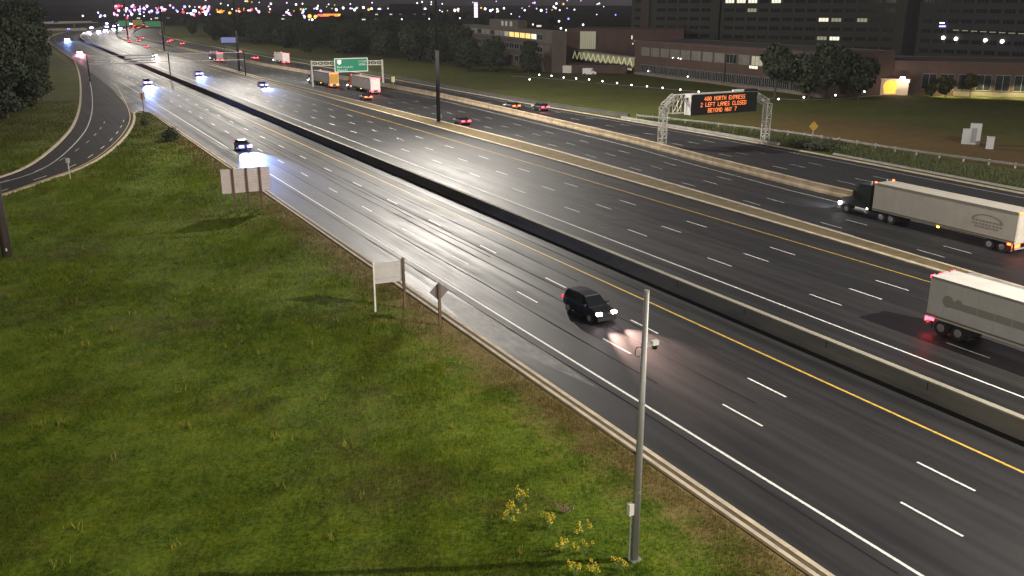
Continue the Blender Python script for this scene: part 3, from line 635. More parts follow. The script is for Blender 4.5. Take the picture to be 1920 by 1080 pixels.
# ------------------------------------------------------------------ vehicles
def car_proto(kind, paint, nose_mat, tail_mat, lens=1.0):
    """parts in local axes: front towards +y, ground at z=0"""
    P = []
    H_ = 1.46 if kind == 'sedan' else 1.68; k = 0 if kind == 'sedan' else 0.12
    def ring(y, wd, z0, z1): return [(-wd*.86,y,z0),(-wd,y,z0+.22),(-wd,y,z1-.18),(-wd*.9,y,z1),(wd*.9,y,z1),(wd,y,z1-.18),(wd,y,z0+.22),(wd*.86,y,z0)]
    prof = [(-2.32,.72,.42,.86),(-2.22,.84,.32,.98+k),(-1.7,.90,.24,1.0+k),(-0.9,.91,.22,.99+k),(0.5,.91,.22,.97+k),(1.1,.91,.22,.95+k),(1.75,.88,.24,.86+k),(2.2,.82,.3,.74+k),(2.34,.72,.36,.62+k)]
    P.append(('body', MB().loft([ring(*p) for p in prof]).mesh('body', paint), True))
    if kind == 'sedan': gp = [(-1.95,.76,.99),(-1.15,.64,1.40),(0.0,.65,1.43),(0.35,.64,1.40),(1.2,.76,.965)]
    else: gp = [(-2.2,.78,1.1),(-1.95,.68,1.58),(0.0,.68,1.63),(0.4,.66,1.58),(1.2,.78,1.08)]
    base = .96+k
    g = MB(); g.loft([[(-gw_ if z > base+.05 else -.80, y, max(z, base)) for gw_ in (w_,)] + [(w_ if z > base+.05 else .80, y, max(z, base))] + [(.82, y, base-.02), (-.82, y, base-.02)] for y, w_, z in gp])
    P.append(('windows', g.mesh('windows', CARGLASS), False))
    r = MB(); y0, y1 = (-1.12, .33) if kind == 'sedan' else (-1.92, .38)
    r.loft([[(-.63,y0,H_-.09),(.63,y0,H_-.09),(.60,y0+.05,H_-.03),(-.60,y0+.05,H_-.03)], [(-.65,(y0+y1)/2,H_-.06),(.65,(y0+y1)/2,H_-.06),(.60,(y0+y1)/2,H_+.01),(-.60,(y0+y1)/2,H_+.01)], [(-.63,y1,H_-.09),(.63,y1,H_-.09),(.60,y1-.05,H_-.03),(-.60,y1-.05,H_-.03)]])
    P.append(('roof', r.mesh('roof', paint), False))
    for sx in (-1, 1):
        for yy in (-1.42, 1.42):
            wm = MB().cyl((sx*.70,yy,.33), (sx*.925,yy,.33), .33, .33, 16).mesh('wheel', RUBBER); P.append(('wheel', wm, False, [('rim', MB().cyl((sx*.926,yy,.33), (sx*.935,yy,.33), .21, .19, 12).mesh('rim', RIM))]))
        P.append(('headlight', MB().box(sx*.62-.24*lens, sx*.62+.24*lens, 2.14, 2.37, .70+k-.12*lens, .70+k+.12*lens).mesh('headlight', nose_mat), False))
        P.append(('tail_light', MB().box(sx*.62-.28, sx*.62+.28, -2.38, -2.2, .70+k, .96+k).mesh('tail_light', tail_mat), False))
        P.append(('mirror', MB().box(sx*.98-.1, sx*.98+.1, .85, 1.0, .98+k, 1.12+k).mesh('mirror', paint), False))
    P.append(('bumper', MB().box(-.8,.8,2.3,2.37,.3,.5).mesh('bumper', BLACK), False))
    P.append(('number_plate', MB().box(-.26,.26,-2.37,-2.33,.6,.75).mesh('number_plate', SIGN_WHITE if False else ALU), False))
    return P
def place_car(name, label, parts, x, y, rz, cat='car', group=None, beam=None, beam_col=(0.22,0.36,1.0), spread=62, z=0.006, pitch=7):
    t = thing(name, label, cat, (x, y, z), rz, group)
    for p in parts:
        o = link(p[0], p[1], t)
        if len(p) > 3:
            for q in p[3]: link(q[0], q[1], o)
    if beam:
        for sx in (-1, 1):
            L = bpy.data.lights.new('headlamp', 'SPOT'); L.energy = beam; L.color = beam_col; L.spot_size = math.radians(spread); L.spot_blend = 0.8; L.shadow_soft_size = 0.12
            o = link('headlamp', L, t, (sx*.68, 2.45, .72)); o.rotation_euler = (math.radians(90-pitch), 0, 0)
    return t
def paint(name, c, rough=0.3): return mat(name, c, rough, 0.0, spec=0.5)
PBLACK = paint('paint_black', (0.012,0.013,0.015)); PGREY = paint('paint_grey', (0.025,0.025,0.028)); PRED = paint('paint_dark_red', (0.035,0.006,0.006)); PSILVER = paint('paint_silver', (0.10,0.10,0.105)); PBLUE = paint('paint_navy', (0.02,0.025,0.05))
UNLIT_TAIL = mat('tail_unlit', (0.25,0.01,0.01), 0.3, emit=(1,0.1,0.12), estr=1.0); UNLIT_HEAD = mat('head_unlit', (0.5,0.5,0.5), 0.2)
on_suv = car_proto('suv', PBLACK, HEAD_WARM, UNLIT_TAIL, .75); on_sed = car_proto('sedan', PBLUE, HEAD_BLUE, UNLIT_TAIL, 1.6); on_suv_b = car_proto('suv', PGREY, HEAD_BLUE, UNLIT_TAIL, 2.1); on_sed_g = car_proto('sedan', PSILVER, HEAD_BLUE, UNLIT_TAIL, 2.1)
off_red = car_proto('sedan', PRED, UNLIT_HEAD, TAIL); off_grey = car_proto('suv', PGREY, UNLIT_HEAD, TAIL); off_orange = car_proto('sedan', PBLACK, UNLIT_HEAD, TAIL_ORANGE); off_far = car_proto('sedan', PGREY, UNLIT_HEAD, TAIL_FAR)
place_car('car', 'black hatchback with pinkish headlights in the middle near lane by the grey pole', on_suv, 35.0, 52.5, math.pi, beam=12000, beam_col=(1.0,0.62,0.52), spread=46, pitch=4)
place_car('car', 'dark car with dazzling blue-white headlights just above the boarded sign', on_sed, 31.0, 145.5, math.pi, beam=85000, pitch=8, spread=32)
place_car('car', 'oncoming car with twin blue headlights beside the grass point of the slip road', on_suv_b, 34.6, 279, math.pi, beam=42000, pitch=8, spread=30)
place_car('car', 'oncoming car with blue headlights in the lane right behind the thin gantry post', on_sed_g, 54.0, 309, math.pi, beam=34000, pitch=8, spread=30)
place_car('car', 'lone oncoming car with blue headlights beside the yellow line of the median', on_sed, 61.6, 257, math.pi, beam=26000, pitch=8, spread=30)
place_car('car', 'oncoming car whose starry pink light bursts beyond the slatted gantry', car_proto('sedan', PGREY, mat('head_burst', (0.8,0.8,0.8), 0.2, emit=(1.0,0.55,0.75), estr=30), UNLIT_TAIL, 2.0), 57.5, 430, math.pi, beam=20000, beam_col=(1,0.7,0.6), pitch=8, spread=34)
place_car('car', 'oncoming car with a long pink reflection at the start of the slip road', car_proto('sedan', PGREY, mat('head_pink', (0.8,0.8,0.8), 0.2, emit=(1.0,0.40,0.75), estr=14), UNLIT_TAIL, 2.0), 31.0, 474, math.pi, beam=45000, beam_col=(1,0.30,0.40), pitch=5, spread=30)
place_car('car', 'far oncoming car with a long blue-white reflection near the left tree edge', car_proto('suv', PGREY, mat('head_long', (0.8,0.8,0.8), 0.2, emit=(0.5,0.45,1.0), estr=40), UNLIT_TAIL, 2.8), 36.5, 650, math.pi, beam=90000, pitch=5, spread=30)
place_car('car', 'car with glowing orange tail lights just right of the second white truck', off_orange, 74.6, 210, math.radians(-3))
place_car('car', 'dark red car with red tail lights right of the thick light mast', off_red, 74.6, 157, math.radians(-3))
place_car('car', 'car with bright orange-red tail lights, left one of the pair on the far road', car_proto('suv', PGREY, UNLIT_HEAD, TAIL_ORANGE), 95.2, 175, 0)
place_car('car', 'car with red tail lights, right one of the pair on the far road', off_grey, 99.4, 170, 0)
place_car('car', 'car with twin red tail lights left of the far white box truck', off_far, 91.0, 389, 0)
place_car('car', 'car with one pinkish tail light behind the distant light mast', car_proto('sedan', PSILVER, UNLIT_HEAD, TAIL_FAR), 97.0, 447, 0)
far_red = [(67.0,597,'alone under the green signs of the bend'), (73.9,612,'second in the row under the bend signs'), (66.0,520,'just above the starry pink light'), (87.3,586,'left of the blue roadside board'), (89.1,551,'nearest to the blue roadside board'), (91.6,605,'between the pale lights before the bend'), (82,660,'below the overpass'), (78,700,'first past the start of the bend')]
for i, (x, y, s) in enumerate(far_red): place_car('car', 'distant car with red tail lights ' + s, off_far, x, y, math.radians(-4), group='distant cars driving away')
for i in range(18):
    y = 900+i*27; place_car('car', 'tiny red tail lights of a car far beyond the bend', off_far, S(y)+71+[0,3.5,7,14,17][i % 5], y, math.radians(-9), group='tail lights beyond the bend')
blob = car_proto('sedan', PGREY, mat('head_blob', (0.8,0.8,0.8), 0.2, emit=(0.62,0.45,1.0), estr=40), UNLIT_TAIL, 3.0)
for i in range(12):
    y = 800+i*34; place_car('car', 'oncoming car in the dazzling cluster of headlights at the bend', blob, S(y)+[47,52,55,59,63,36][i % 6], y, math.pi-0.1, group='headlights massed at the bend', beam=35000 if i < 5 else None, beam_col=(0.9,0.85,1), pitch=5)
# ------------------------------------------------------------------ trucks
def truck(name, label, x, y, rz, trailer_m, cab_m, L=16.0, tail=TAIL, logo=False, cab=True, box_h=(1.05,3.95), beam=None, doors=None, stripe=False, short=False):
    """front towards +y; origin under the middle of the trailer"""
    t = thing(name, label, 'truck', (x, y, 0.006), rz)
    h0, h1 = box_h; y0, y1 = -L/2, L/2
    bx = MB().box(-1.28, 1.28, y0, y1, h0, h1).build('trailer_box', trailer_m, t)
    for sx in (-1, 1):
        MB().box(sx*1.29-.012, sx*1.29+.012, y0, y1, h0+.12, h0+.24).build('lower_rail', DARK_RAIL, bx); MB().box(sx*1.29-.015, sx*1.29+.015, y0, y1, h1-.16, h1+.01).build('upper_rail', RAIL, bx)
    for z in np.arange(0, 1, 1):
        MB().box(-1.18, -0.02, y0-.035, y0-.002, h0+.1, h1-.12).build('rear_door', doors or trailer_m, bx); MB().box(0.02, 1.18, y0-.035, y0-.002, h0+.1, h1-.12).build('rear_door', doors or trailer_m, bx)
    MB().box(-.5, .5, y0+.3, y1-.5, h0-.22, h0-.01).build('chassis', BLACK, t)
    MB().box(-1.15, 1.15, y0-.03, y0+.05, .5, .62).build('under_ride_bar', GALV, t)
    ax = [y0+1.2, y0+2.5] + ([] if not cab else [y1-1.2, y1-2.45])
    for yy in ax:
        for sx in (-1, 1):
            wh = MB().cyl((sx*.62,yy,.52), (sx*1.22,yy,.52), .52, .52, 18).build('wheel', RUBBER, t); MB().cyl((sx*1.221,yy,.52), (sx*1.235,yy,.52), .29, .26, 12).build('rim', RIM, wh)
    for sx in (-1, 1):
        MB().box(sx*1.0-.08, sx*1.0+.08, y0+.35, y0+.37, .25, .95).build('mud_flap', GALV_L if logo else RUBBER, t)
        MB().box(sx*.90-.34, sx*.90+.34, y0-.09, y0-.04, .70, 1.03).build('tail_light', tail, t)
        MB().box(sx*1.05-.2, sx*1.05+.2, y0-.08, y0-.04, h1-.16, h1+.04).build('marker_light', tail, t)
        MB().box(sx*1.31-.02, sx*1.31+.02, y0+.3, y0+.65, h0-.18, h0).build('side_lamp', tail, t)
        MB().box(sx*1.31-.02, sx*1.31+.02, -.2, .05, h0-.16, h0-.02).build('side_lamp', MARK_AMBER, t)
        MB().box(sx*1.28-.06, sx*1.28+.06, y1-.22, y1-.02, h1+.005, h1+.13).build('marker_light', tail, t)
    MB().box(-.45, .45, y0-.08, y0-.04, h1-.14, h1+.02).build('marker_light', tail, t)
    if cab:
        cy0 = y1+.45
        sl_ = MB().loft([[(-1.22,cy0,.95),(1.22,cy0,.95),(1.22,cy0,3.55),(-1.22,cy0,3.55)], [(-1.22,cy0+1.6,.95),(1.22,cy0+1.6,.95),(1.2,cy0+1.6,3.5),(-1.2,cy0+1.6,3.5)], [(-1.18,cy0+2.6,.95),(1.18,cy0+2.6,.95),(1.1,cy0+2.5,2.75),(-1.1,cy0+2.5,2.75)]]).build('cab', cab_m, t)
        MB().loft([[(-1.08,cy0+2.62,2.0),(1.08,cy0+2.62,2.0),(1.02,cy0+2.54,2.7),(-1.02,cy0+2.54,2.7)], [(-1.05,cy0+2.68,2.0),(1.05,cy0+2.68,2.0),(1.0,cy0+2.58,2.68),(-1.0,cy0+2.58,2.68)]]).build('windscreen', CARGLASS, sl_)
        for sx in (-1, 1): MB().box(sx*1.2-.02, sx*1.2+.02, cy0+1.75, cy0+2.35, 1.95, 2.65).build('side_window', CARGLASS, sl_)
        MB().loft([[(-1.0,cy0+2.6,.6),(1.0,cy0+2.6,.6),(.95,cy0+2.6,1.95),(-.95,cy0+2.6,1.95)], [(-.85,cy0+4.2,.6),(.85,cy0+4.2,.6),(.75,cy0+4.15,1.55),(-.75,cy0+4.15,1.55)]]).build('bonnet', cab_m, t)
        MB().box(-1.2, 1.2, cy0+4.1, cy0+4.4, .35, .72).build('bumper', GALV, t)
        MB().box(-.5,.5,y1-2.8,cy0+4,.6,.85).build('tractor_frame', BLACK, t)
        for sx in (-1, 1):
            wh = MB().cyl((sx*.85,cy0+3.1,.5), (sx*1.2,cy0+3.1,.5), .5, .5, 18).build('wheel', RUBBER, t); MB().cyl((sx*1.201,cy0+3.1,.5), (sx*1.21,cy0+3.1,.5), .28, .25, 12).build('rim', RIM, wh)
            MB().cyl((sx*1.0,y1+.9,.75), (sx*1.0,y1+2.3,.75), .32, .32, 14).build('fuel_tank', GALV, t)
            MB().box(sx*.8-.2, sx*.8+.2, cy0+4.22, cy0+4.46, .8, 1.05).build('headlight', HEAD_TRUCK, t)
            MB().box(sx*1.32-.1, sx*1.32+.1, cy0+2.2, cy0+2.3, 1.9, 2.6).build('mirror', BLACK, t)
            MB().cyl((sx*1.12,cy0+.1,1.2), (sx*1.12,cy0+.1,4.0), .08, .08, 10).build('exhaust_stack', GALV, t)
        MB().box(-1.25, -1.15, y1+.6, y1+.8, .95, 1.1).build('marker_light', MARK_WHITE, t)
        if beam:
            for sx in (-1, 1):
                Lt = bpy.data.lights.new('headlamp', 'SPOT'); Lt.energy = beam; Lt.color = (0.85,0.85,1.0); Lt.spot_size = math.radians(70); Lt.spot_blend = .8; Lt.shadow_soft_size = .12
                o = link('headlamp', Lt, t, (sx*.8, cy0+4.5, .9)); o.rotation_euler = (math.radians(82), 0, 0)
    if logo or stripe:
        SEAM = MB().box(-.004, .004, -.02, .02, h0+.26, h1-.18).mesh('panel_seam', SEAM_M)
        for sx in (-1, 1):
            for k in range(1, 13): link('panel_seam', SEAM, bx, (sx*1.283, y0+L*k/13, 0))
    if logo:
        b = MB(); xs = -1.2815 - 0.004
        for i in range(13):            # arch
            a0, a1 = math.pi*i/13, math.pi*(i+1)/13; q = []
            for a, r in ((a0,1.0),(a1,1.0),(a1,.82),(a0,.82)): q.append((xs, y0+3.0-1.65*r*math.cos(a), 2.55+.62*r*math.sin(a)))
            b.add(q, [(0,1,2,3)])
        for z, hw in ((2.42,1.6),(2.12,1.6),(1.86,1.25)):
            for k in range(9):
                ya = y0+3.0-hw+k*(2*hw/9); b.add([(xs, ya, z), (xs, ya+2*hw/9*.78, z), (xs, ya+2*hw/9*.78, z+.17), (xs, ya, z+.17)], [(0,1,2,3)])
        b.build('faded_logo', LOGO, bx)
    if stripe:
        MB().box(1.283, 1.287, y0+1.6, y1-1.5, 2.15, 2.65).build('dark_stripe', LOGO2, bx)
        for yy, r in ((y0+1.5,.42),(y0+2.3,.34)): MB().cyl((1.284,yy,2.5), (1.288,yy,2.5), r, r, 14).build('painted_emblem', LOGO2, bx)
    return t
SEAM_M = mat('trailer_seam', (0.44,0.41,0.34), 0.6); DARK_RAIL = mat('trailer_lower_rail', (0.16,0.13,0.08), 0.6); RAIL = mat('trailer_rail', (0.30,0.28,0.24), 0.5, 0.3)
TRAILER = mat('trailer_cream', (0.44,0.41,0.345), 0.55, var=0.07, scale=0.8); TRAILER_W = mat('trailer_white', (0.66,0.63,0.60), 0.55, var=0.06, scale=0.8); TRAILER_G = mat('trailer_grey', (0.47,0.46,0.41), 0.5, var=0.08, scale=0.6)
CAB_D = mat('cab_dark', (0.018,0.022,0.018), 0.4); CAB_W = mat('cab_white', (0.5,0.5,0.5), 0.4); CAB_O = mat('cab_orange', (0.45,0.20,0.03), 0.4)
HEAD_TRUCK = mat('headlight_truck', (0.8,0.8,0.8), 0.2, emit=(0.95,0.9,1.0), estr=25)
LOGO = mat('logo_print', (0.24,0.22,0.18), 0.6); LOGO2 = mat('logo_print_dark', (0.26,0.25,0.20), 0.6)
DOOR_GLOW = mat('door_orange_glow', (0.55,0.30,0.04), 0.5)  # orange glow at the truck's rear, painted into the door colour
truck('semi_truck', 'cream trailer truck with dark cab and faded side logo driving away', 79.2, 56.0, math.radians(-1.5), TRAILER, CAB_D, 16.2, TAIL_ORANGE, logo=True, beam=2500)
truck('semi_truck', 'grey trailer truck cut off by the right edge of the picture', 55.1, 30.6, math.pi, TRAILER_G, CAB_W, 16.0, TAIL, stripe=True, beam=3000)
truck('semi_truck', 'white trailer truck with glowing orange rear, first of two under the green sign', 77.6, 251.0, math.radians(2), TRAILER_W, CAB_W, 14.5, TAIL_ORANGE, doors=DOOR_GLOW, beam=9000)
truck('semi_truck', 'white trailer truck with red rear lights, right of the orange-lit one', 81.3, 228.5, math.radians(0), TRAILER_W, CAB_O, 14.5, TAIL)
truck('box_truck', 'grey tanker-like truck with red tail lights on the collector lanes near the distant mast', 74.6, 382, 0, mat('trailer_dull', (0.30,0.26,0.24), 0.5), CAB_W, 11, TAIL, box_h=(1.0,3.5))
truck('box_truck', 'white box truck with red lights in front of the dark far trees', 94.0, 357, 0, TRAILER_W, CAB_W, 11, TAIL)

# ------------------------------------------------------------------ hospital-like brick buildings on the right
def building(name, label, p0, p1, depth, h, wall_m, parapet=0.5, cat='building', z=0.0, roof=True):
    """front wall from p0 to p1 (left to right as seen from the road); local x along it, y into the building"""
    d = Vector((p1[0]-p0[0], p1[1]-p0[1])); L = d.length
    t = thing(name, label, cat, (p0[0], p0[1], z), math.atan2(d.y, d.x))
    MB().box(0, L, 0, depth, -1.0, h).build('wall', wall_m, t)
    if roof:
        b = MB(); e = 0.12
        b.box(-e, L+e, -e, 0.35, h+.001, h+parapet); b.box(-e, L+e, depth-.35, depth+e, h+.001, h+parapet); b.box(-e, .35, .351, depth-.351, h+.001, h+parapet); b.box(L-.35, L+e, .351, depth-.351, h+.001, h+parapet)
        b.build('parapet', wall_m, t); MB().box(.36, L-.36, .36, depth-.36, h+.002, h+.1).build('roof', ROOF, t)
    return t, L
_wc = {}
def window(t, x, wd, z0, z1, n, pane_m, frame_m=FRAME, y=0.0):
    key = (round(wd,2), round(z1-z0,2), n, pane_m.name, frame_m.name)
    if key not in _wc:
        hh = z1-z0; f = MB(); s = 0.12
        f.box(0, wd, -.10, -.005, 0, s); f.box(0, wd, -.10, -.005, hh-s, hh)
        for i in range(n+1):
            xx = wd*i/n; f.box(max(0, xx-s/2), min(wd, xx+s/2), -.09, -.006, s+.001, hh-s-.001)
        _wc[key] = (f.mesh('window', frame_m), MB().box(.05, wd-.05, -.04, -.008, .05, hh-.05).mesh('pane', pane_m))
    o = link('window', _wc[key][0], t, (x, y, z0)); link('pane', _wc[key][1], o); return o
bA, LA = building('brick_building', 'long two storey brown brick building behind the message sign', (179.0, 246.0), (172.6, 160.0), 22, 10.5, BRICK, 0.3)
MB().box(0.02, LA-.02, -.10, -.002, -0.5, 0.85).build('stone_base', STONE, bA)
MB().box(-.15, LA+.15, -.35, -.002, 9.95, 10.49).build('cornice', BRICK2, bA)
for i in range(15):
    x = 4.2+i*5.45
    if x+4.6 < LA:
        pm = PANE_GREY if i not in (8, 10, 12) else (PANE if i != 10 else LIT_DIM)
        window(bA, x, 4.6, 6.2, 8.75, 3, pm); window(bA, x-.3, 4.7, 1.0, 3.5, 6, PANE)
for x in (47.5,): MB().box(x, x+.25, -.2, -.003, 1.0, 8.9).build('drain_pipe', DARKMETAL, bA)
for x, z in ((22.0, 6.35), (25.0, 6.35), (26.2, 6.3)): MB().ball((x, -.2, z), .14).build('window_lamp', MARK_WHITE, bA)
window(bA, 57.9, 3.6, 5.3, 6.25, 3, LIT_WHITE)
for x, z in ((9.0, 1.6), (30.5, 1.4)): MB().ball((x, -.35, z), .16).build('wall_lamp', LAMP_W, bA)

bC, LC = building('brick_building', 'dark brick building with a row of yellow lit windows behind the trees', (181.0, 378.0), (157.5, 262.0), 5, 13.0, BRICK3, 0.4)
lit = {62: LIT_DIM, 68.5: LIT_YEL, 75: LIT_YEL, 81.5: LIT_YEL, 88: LIT_YEL, 95: LIT_WHITE}
for i in range(16):
    x = 6+i*6.5
    key = [k for k in lit if abs(k-x) < 3.3]
    window(bC, x, 5.6, 10.2, 12.1, 3, lit[key[0]] if key else (PANE_GREY if i % 3 else PANE))
    window(bC, x, 5.4, 6.2, 8.1, 2, PANE)
    if x > 70: window(bC, x, 4.6, 1.8, 3.9, 2, LIT_YEL if abs(x-90.5) < 3.2 else PANE)
MB().box(0.05, LC-.05, -.18, -.003, 8.6, 9.6).build('string_course', BRICK, bC); MB().box(0.05, LC-.05, -.15, -.003, 4.4, 5.6).build('string_course', BRICK, bC)
MB().box(40, 78, 1, 4.5, 13.15, 16.2).build('roof_plant_room', BRICK3, bC)
for x in (58, 63, 69): MB().box(x, x+2.2, .7, .99, 13.9, 15.6).build('louvre', GALV, bC)

bB, LB = building('brick_building', 'dark red brick block with tall pale vertical fins above the glazed footbridge', (188.5, 303.0), (222.0, 275.0), 24, 12.6, BRICK2, 0.4)
fin = MB().box(5.2, 11.2, -.2, -.002, 5.6, 12.0).build('finned_panel', LIT_DIM, bB)
for i in range(9): MB().box(5.2+i*.72, 5.42+i*.72, -.5, -.201, 5.6, 12.0).build('fin', mat('fin_pale', (0.40,0.38,0.26), 0.6) if i == 0 else bpy.data.materials['fin_pale'], fin)
for x, z, hh in ((24.5, 9.3, 1.3), (25.6, 8.3, .5), (24.9, 7.4, .5)): MB().box(x, x+.35, -.2, -.003, z, z+hh).build('lit_slot', LIT_WHITE, bB)
bE, LE = building('loading_block', 'low red brick service block with pale doors under the footbridge', (159.5, 263.0), (177.0, 247.5), 10, 2.6, BRICK2, 0.2)
MB().box(1.0, 5.4, -.12, -.003, 0, 2.5).build('roller_door', mat('door_pale', (0.5,0.47,0.42), 0.6, var=0.15, scale=2), bE)
for i in range(5): MB().box(1.05, 5.35, -.16, -.121, .05+i*.48, .45+i*.48).build('door_slat', bpy.data.materials['door_pale'], bE)
t = thing('delivery_van', 'white van parked below the footbridge by the brick service block', 'van', (164.3, 250.2, 0.0), math.radians(-42))
MB().loft([[(-1.9,-.95,.35),(-1.9,.95,.35),(-1.9,.9,2.2),(-1.9,-.9,2.2)],[(1.2,-.95,.35),(1.2,.95,.35),(1.2,.9,2.25),(1.2,-.9,2.25)],[(1.9,-.9,.35),(1.9,.9,.35),(1.7,.85,1.3),(1.7,-.85,1.3)],[(2.5,-.85,.4),(2.5,.85,.4),(2.5,.8,1.0),(2.5,-.8,1.0)]]).build('body', CAB_W, t)
for xx in (-1.2, 1.6):
    for sy in (-1, 1): MB().cyl((xx,sy*.7,.35),(xx,sy*.97,.35),.35,.35,12).build('wheel', RUBBER, t)
MB().box(1.0, 1.4, -.97, -.955, 1.35, 1.95).build('side_window', CARGLASS, t)

PANE_CLEAR = mat('pane_clear', (0.05,0.06,0.05), 0.1); PANE_CLEAR.node_tree.nodes['Principled BSDF'].inputs['Alpha'].default_value = 0.15
# the glazed footbridge
P0 = Vector((178.3, 245.8)); P1 = Vector((188.0, 297.5)); L_ = (P1-P0).length
t = thing('glazed_footbridge', 'lit enclosed footbridge with white zigzag trusses between the brick buildings', 'footbridge', (P1.x, P1.y, 0), math.atan2(P0.y-P1.y, P0.x-P1.x))
MB().box(0, L_, 0, 3, 1.9, 2.3).build('deck', BRICK3, t); MB().box(0, L_, -.1, 3.1, 5.0, 5.3).build('roof', GALV_L, t)
MB().box(0, L_, 2.85, 2.99, 2.31, 4.99).build('rear_wall', LIT_BRIDGE, t); MB().box(L_*.55, L_-.5, -.04, -.005, 1.2, 1.88).build('lit_soffit', LIT_BRIDGE, t)
nb = 12
for i in range(nb):
    x0 = L_*i/nb; x1 = L_*(i+1)/nb
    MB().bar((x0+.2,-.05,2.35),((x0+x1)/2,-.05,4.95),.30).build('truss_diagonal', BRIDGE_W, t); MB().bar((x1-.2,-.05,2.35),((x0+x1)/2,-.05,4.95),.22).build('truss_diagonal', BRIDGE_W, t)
    MB().box(x0+.05, x1-.05, .02, .05, 2.35, 4.95).build('glass_pane', PANE_CLEAR, t)

# building D at the right edge
bD, LD = building('brick_building', 'low brown brick building with tall windows at the right edge of the lawn', (193.0, 160.5), (236.0, 113.0), 25, 8.0, BRICK, 0.4)
for i in range(13):
    x = 9.5+i*4.1
    if x < LD-4: window(bD, x, 3.2, 1.6, 5.4, 2, PANE)
MB().box(17, LD-.1, -.15, -.003, 0.2, 1.3).build('stone_base', STONE, bD)
for x in (15, 23, 31, 39, 47):
    L = bpy.data.lights.new('lawn_flood', 'SPOT'); L.energy = 2600; L.color = (1, 0.9, 0.4); L.shadow_soft_size = .2; L.spot_size = math.radians(150); L.spot_blend = .7
    lw = MB().box(x, x+.3, -.5, -.16, 3.4, 3.6).build('wall_light', DARKMETAL, bD); MB().bar((x+.15,-.5,3.5),(x+.15,-2.6,3.5),.08).build('arm', DARKMETAL, lw); link('lawn_flood', L, bD, (x+.15, -2.8, 3.4)).rotation_euler = (math.radians(15), 0, 0)
t = thing('lit_entrance', 'beige lit porch with a glowing orange arched door and pinkish lamps', 'entrance porch', (192.5, 157.0, 0), math.radians(-46))
MB().box(-2.2, 4.2, 0, 3.2, -.3, 3.9).build('porch_wall', BEIGE_LIT, t); MB().box(-2.4, 4.4, -.3, 3.3, 3.91, 4.15).build('porch_roof', BEIGE_LIT, t)
MB().cyl((0,-.06,2.2), (0,-.003,2.2), 1.6, 1.6, 24).build('arched_door', ORANGE_GLOW, t)
MB().box(-1.3, 1.3, -.055, -.002, .5, 1.2).build('door_sill', ORANGE_GLOW, t)
for x, z in ((2.6,4.45),(3.6,3.6)):
    MB().box(x-.6, x+.6, -.5, -.31, z-.2, z+.2).build('porch_lamp', PINK_LAMP, t)
L = bpy.data.lights.new('porch_light', 'POINT'); L.energy = 500; L.color = (1, .85, .7); L.shadow_soft_size = .2; link('porch_light', L, t, (2.6, -2.2, 3.8))
t = thing('ramp_wall', 'pale wheelchair ramp wall leading to the lit porch', 'ramp', (186.5, 160.5, 0), math.radians(-40))
MB().loft([[(-3.5,0,-.2),(-3.5,.3,-.2),(-3.5,.3,.5),(-3.5,0,.5)],[(2.5,0,-.2),(2.5,.3,-.2),(2.5,.3,2.1),(2.5,0,2.1)]]).build('wall', BEIGE_LIT, t)

# tower blocks behind: taller than the picture
tA, L1 = building('tower_block', 'dark tower block with a brown stair column behind the brick building', (229.0, 318.0), (250.0, 288.5), 30, 34, TOWER, 1)
MB().box(4.3, 7.8, -1.2, -.003, 0, 34).build('stair_column', TOWER_B, tA)
tB, L2 = building('tower_block', 'wide dark slab block with banded floors above the long brick building', (250.5, 288.0), (282.0, 227.0), 26, 30, TOWER, 1)
tC, L3 = building('tower_block', 'dark slab block at the right edge with four round lights', (282.5, 222.0), (293.0, 150.0), 30, 28, mat('tower_grey', (0.028,0.028,0.029), 0.85), 1)
WN = mat('tower_frame', (0.026,0.026,0.024), 0.8)
for tt, LL, lits in ((tA, L1, {}), (tB, L2, {(0,6):1,(1,6):1,(2,6):1,(4,6):1,(2,5):2,(8,4):1,(9,4):2,(11,4):2,(8,2):2,(9,2):1}), (tC, L3, {})):
    n = int((LL-2)/4.6); 
    for i in range(n):
        x = 1.5+i*4.6
        if tt is tA and 3.0 < x < 8.5: continue
        for fl in range(7):
            z = 2.3+fl*3.3
            if z < 3: continue
            k = lits.get((i, fl)); o = window(tt, x, 3.6, z, z+1.5, 3, LIT_WHITE if k == 1 else LIT_DIM if k == 2 else PANE, WN)
for fl in range(7): MB().box(0.1, L2-.1, -.22, -.004, 4.15+fl*3.3, 5.35+fl*3.3).build('floor_band', TOWER, tB)
for x, z in ((10,10.8),(14.5,10.6),(24.5,10.4),(30,10.2)): MB().cyl((x,-.5,z),(x,-.01,z),.55,.45,14).build('round_light', LAMP_W, tC)
for i in range(11): MB().box(13+i*3.1, 15+i*3.1, -.3, -.02, 13.25-i*.09, 13.5-i*.09).build('light_strip', LIT_DIM, tC)
MB().box(8.0, 10.2, -.4, -.02, 14.3, 14.8).build('blue_sign', CITY_B, tC); MB().box(8.0, 9.6, -.4, -.02, 15.5, 15.8).build('blue_sign', CITY_W, tC)

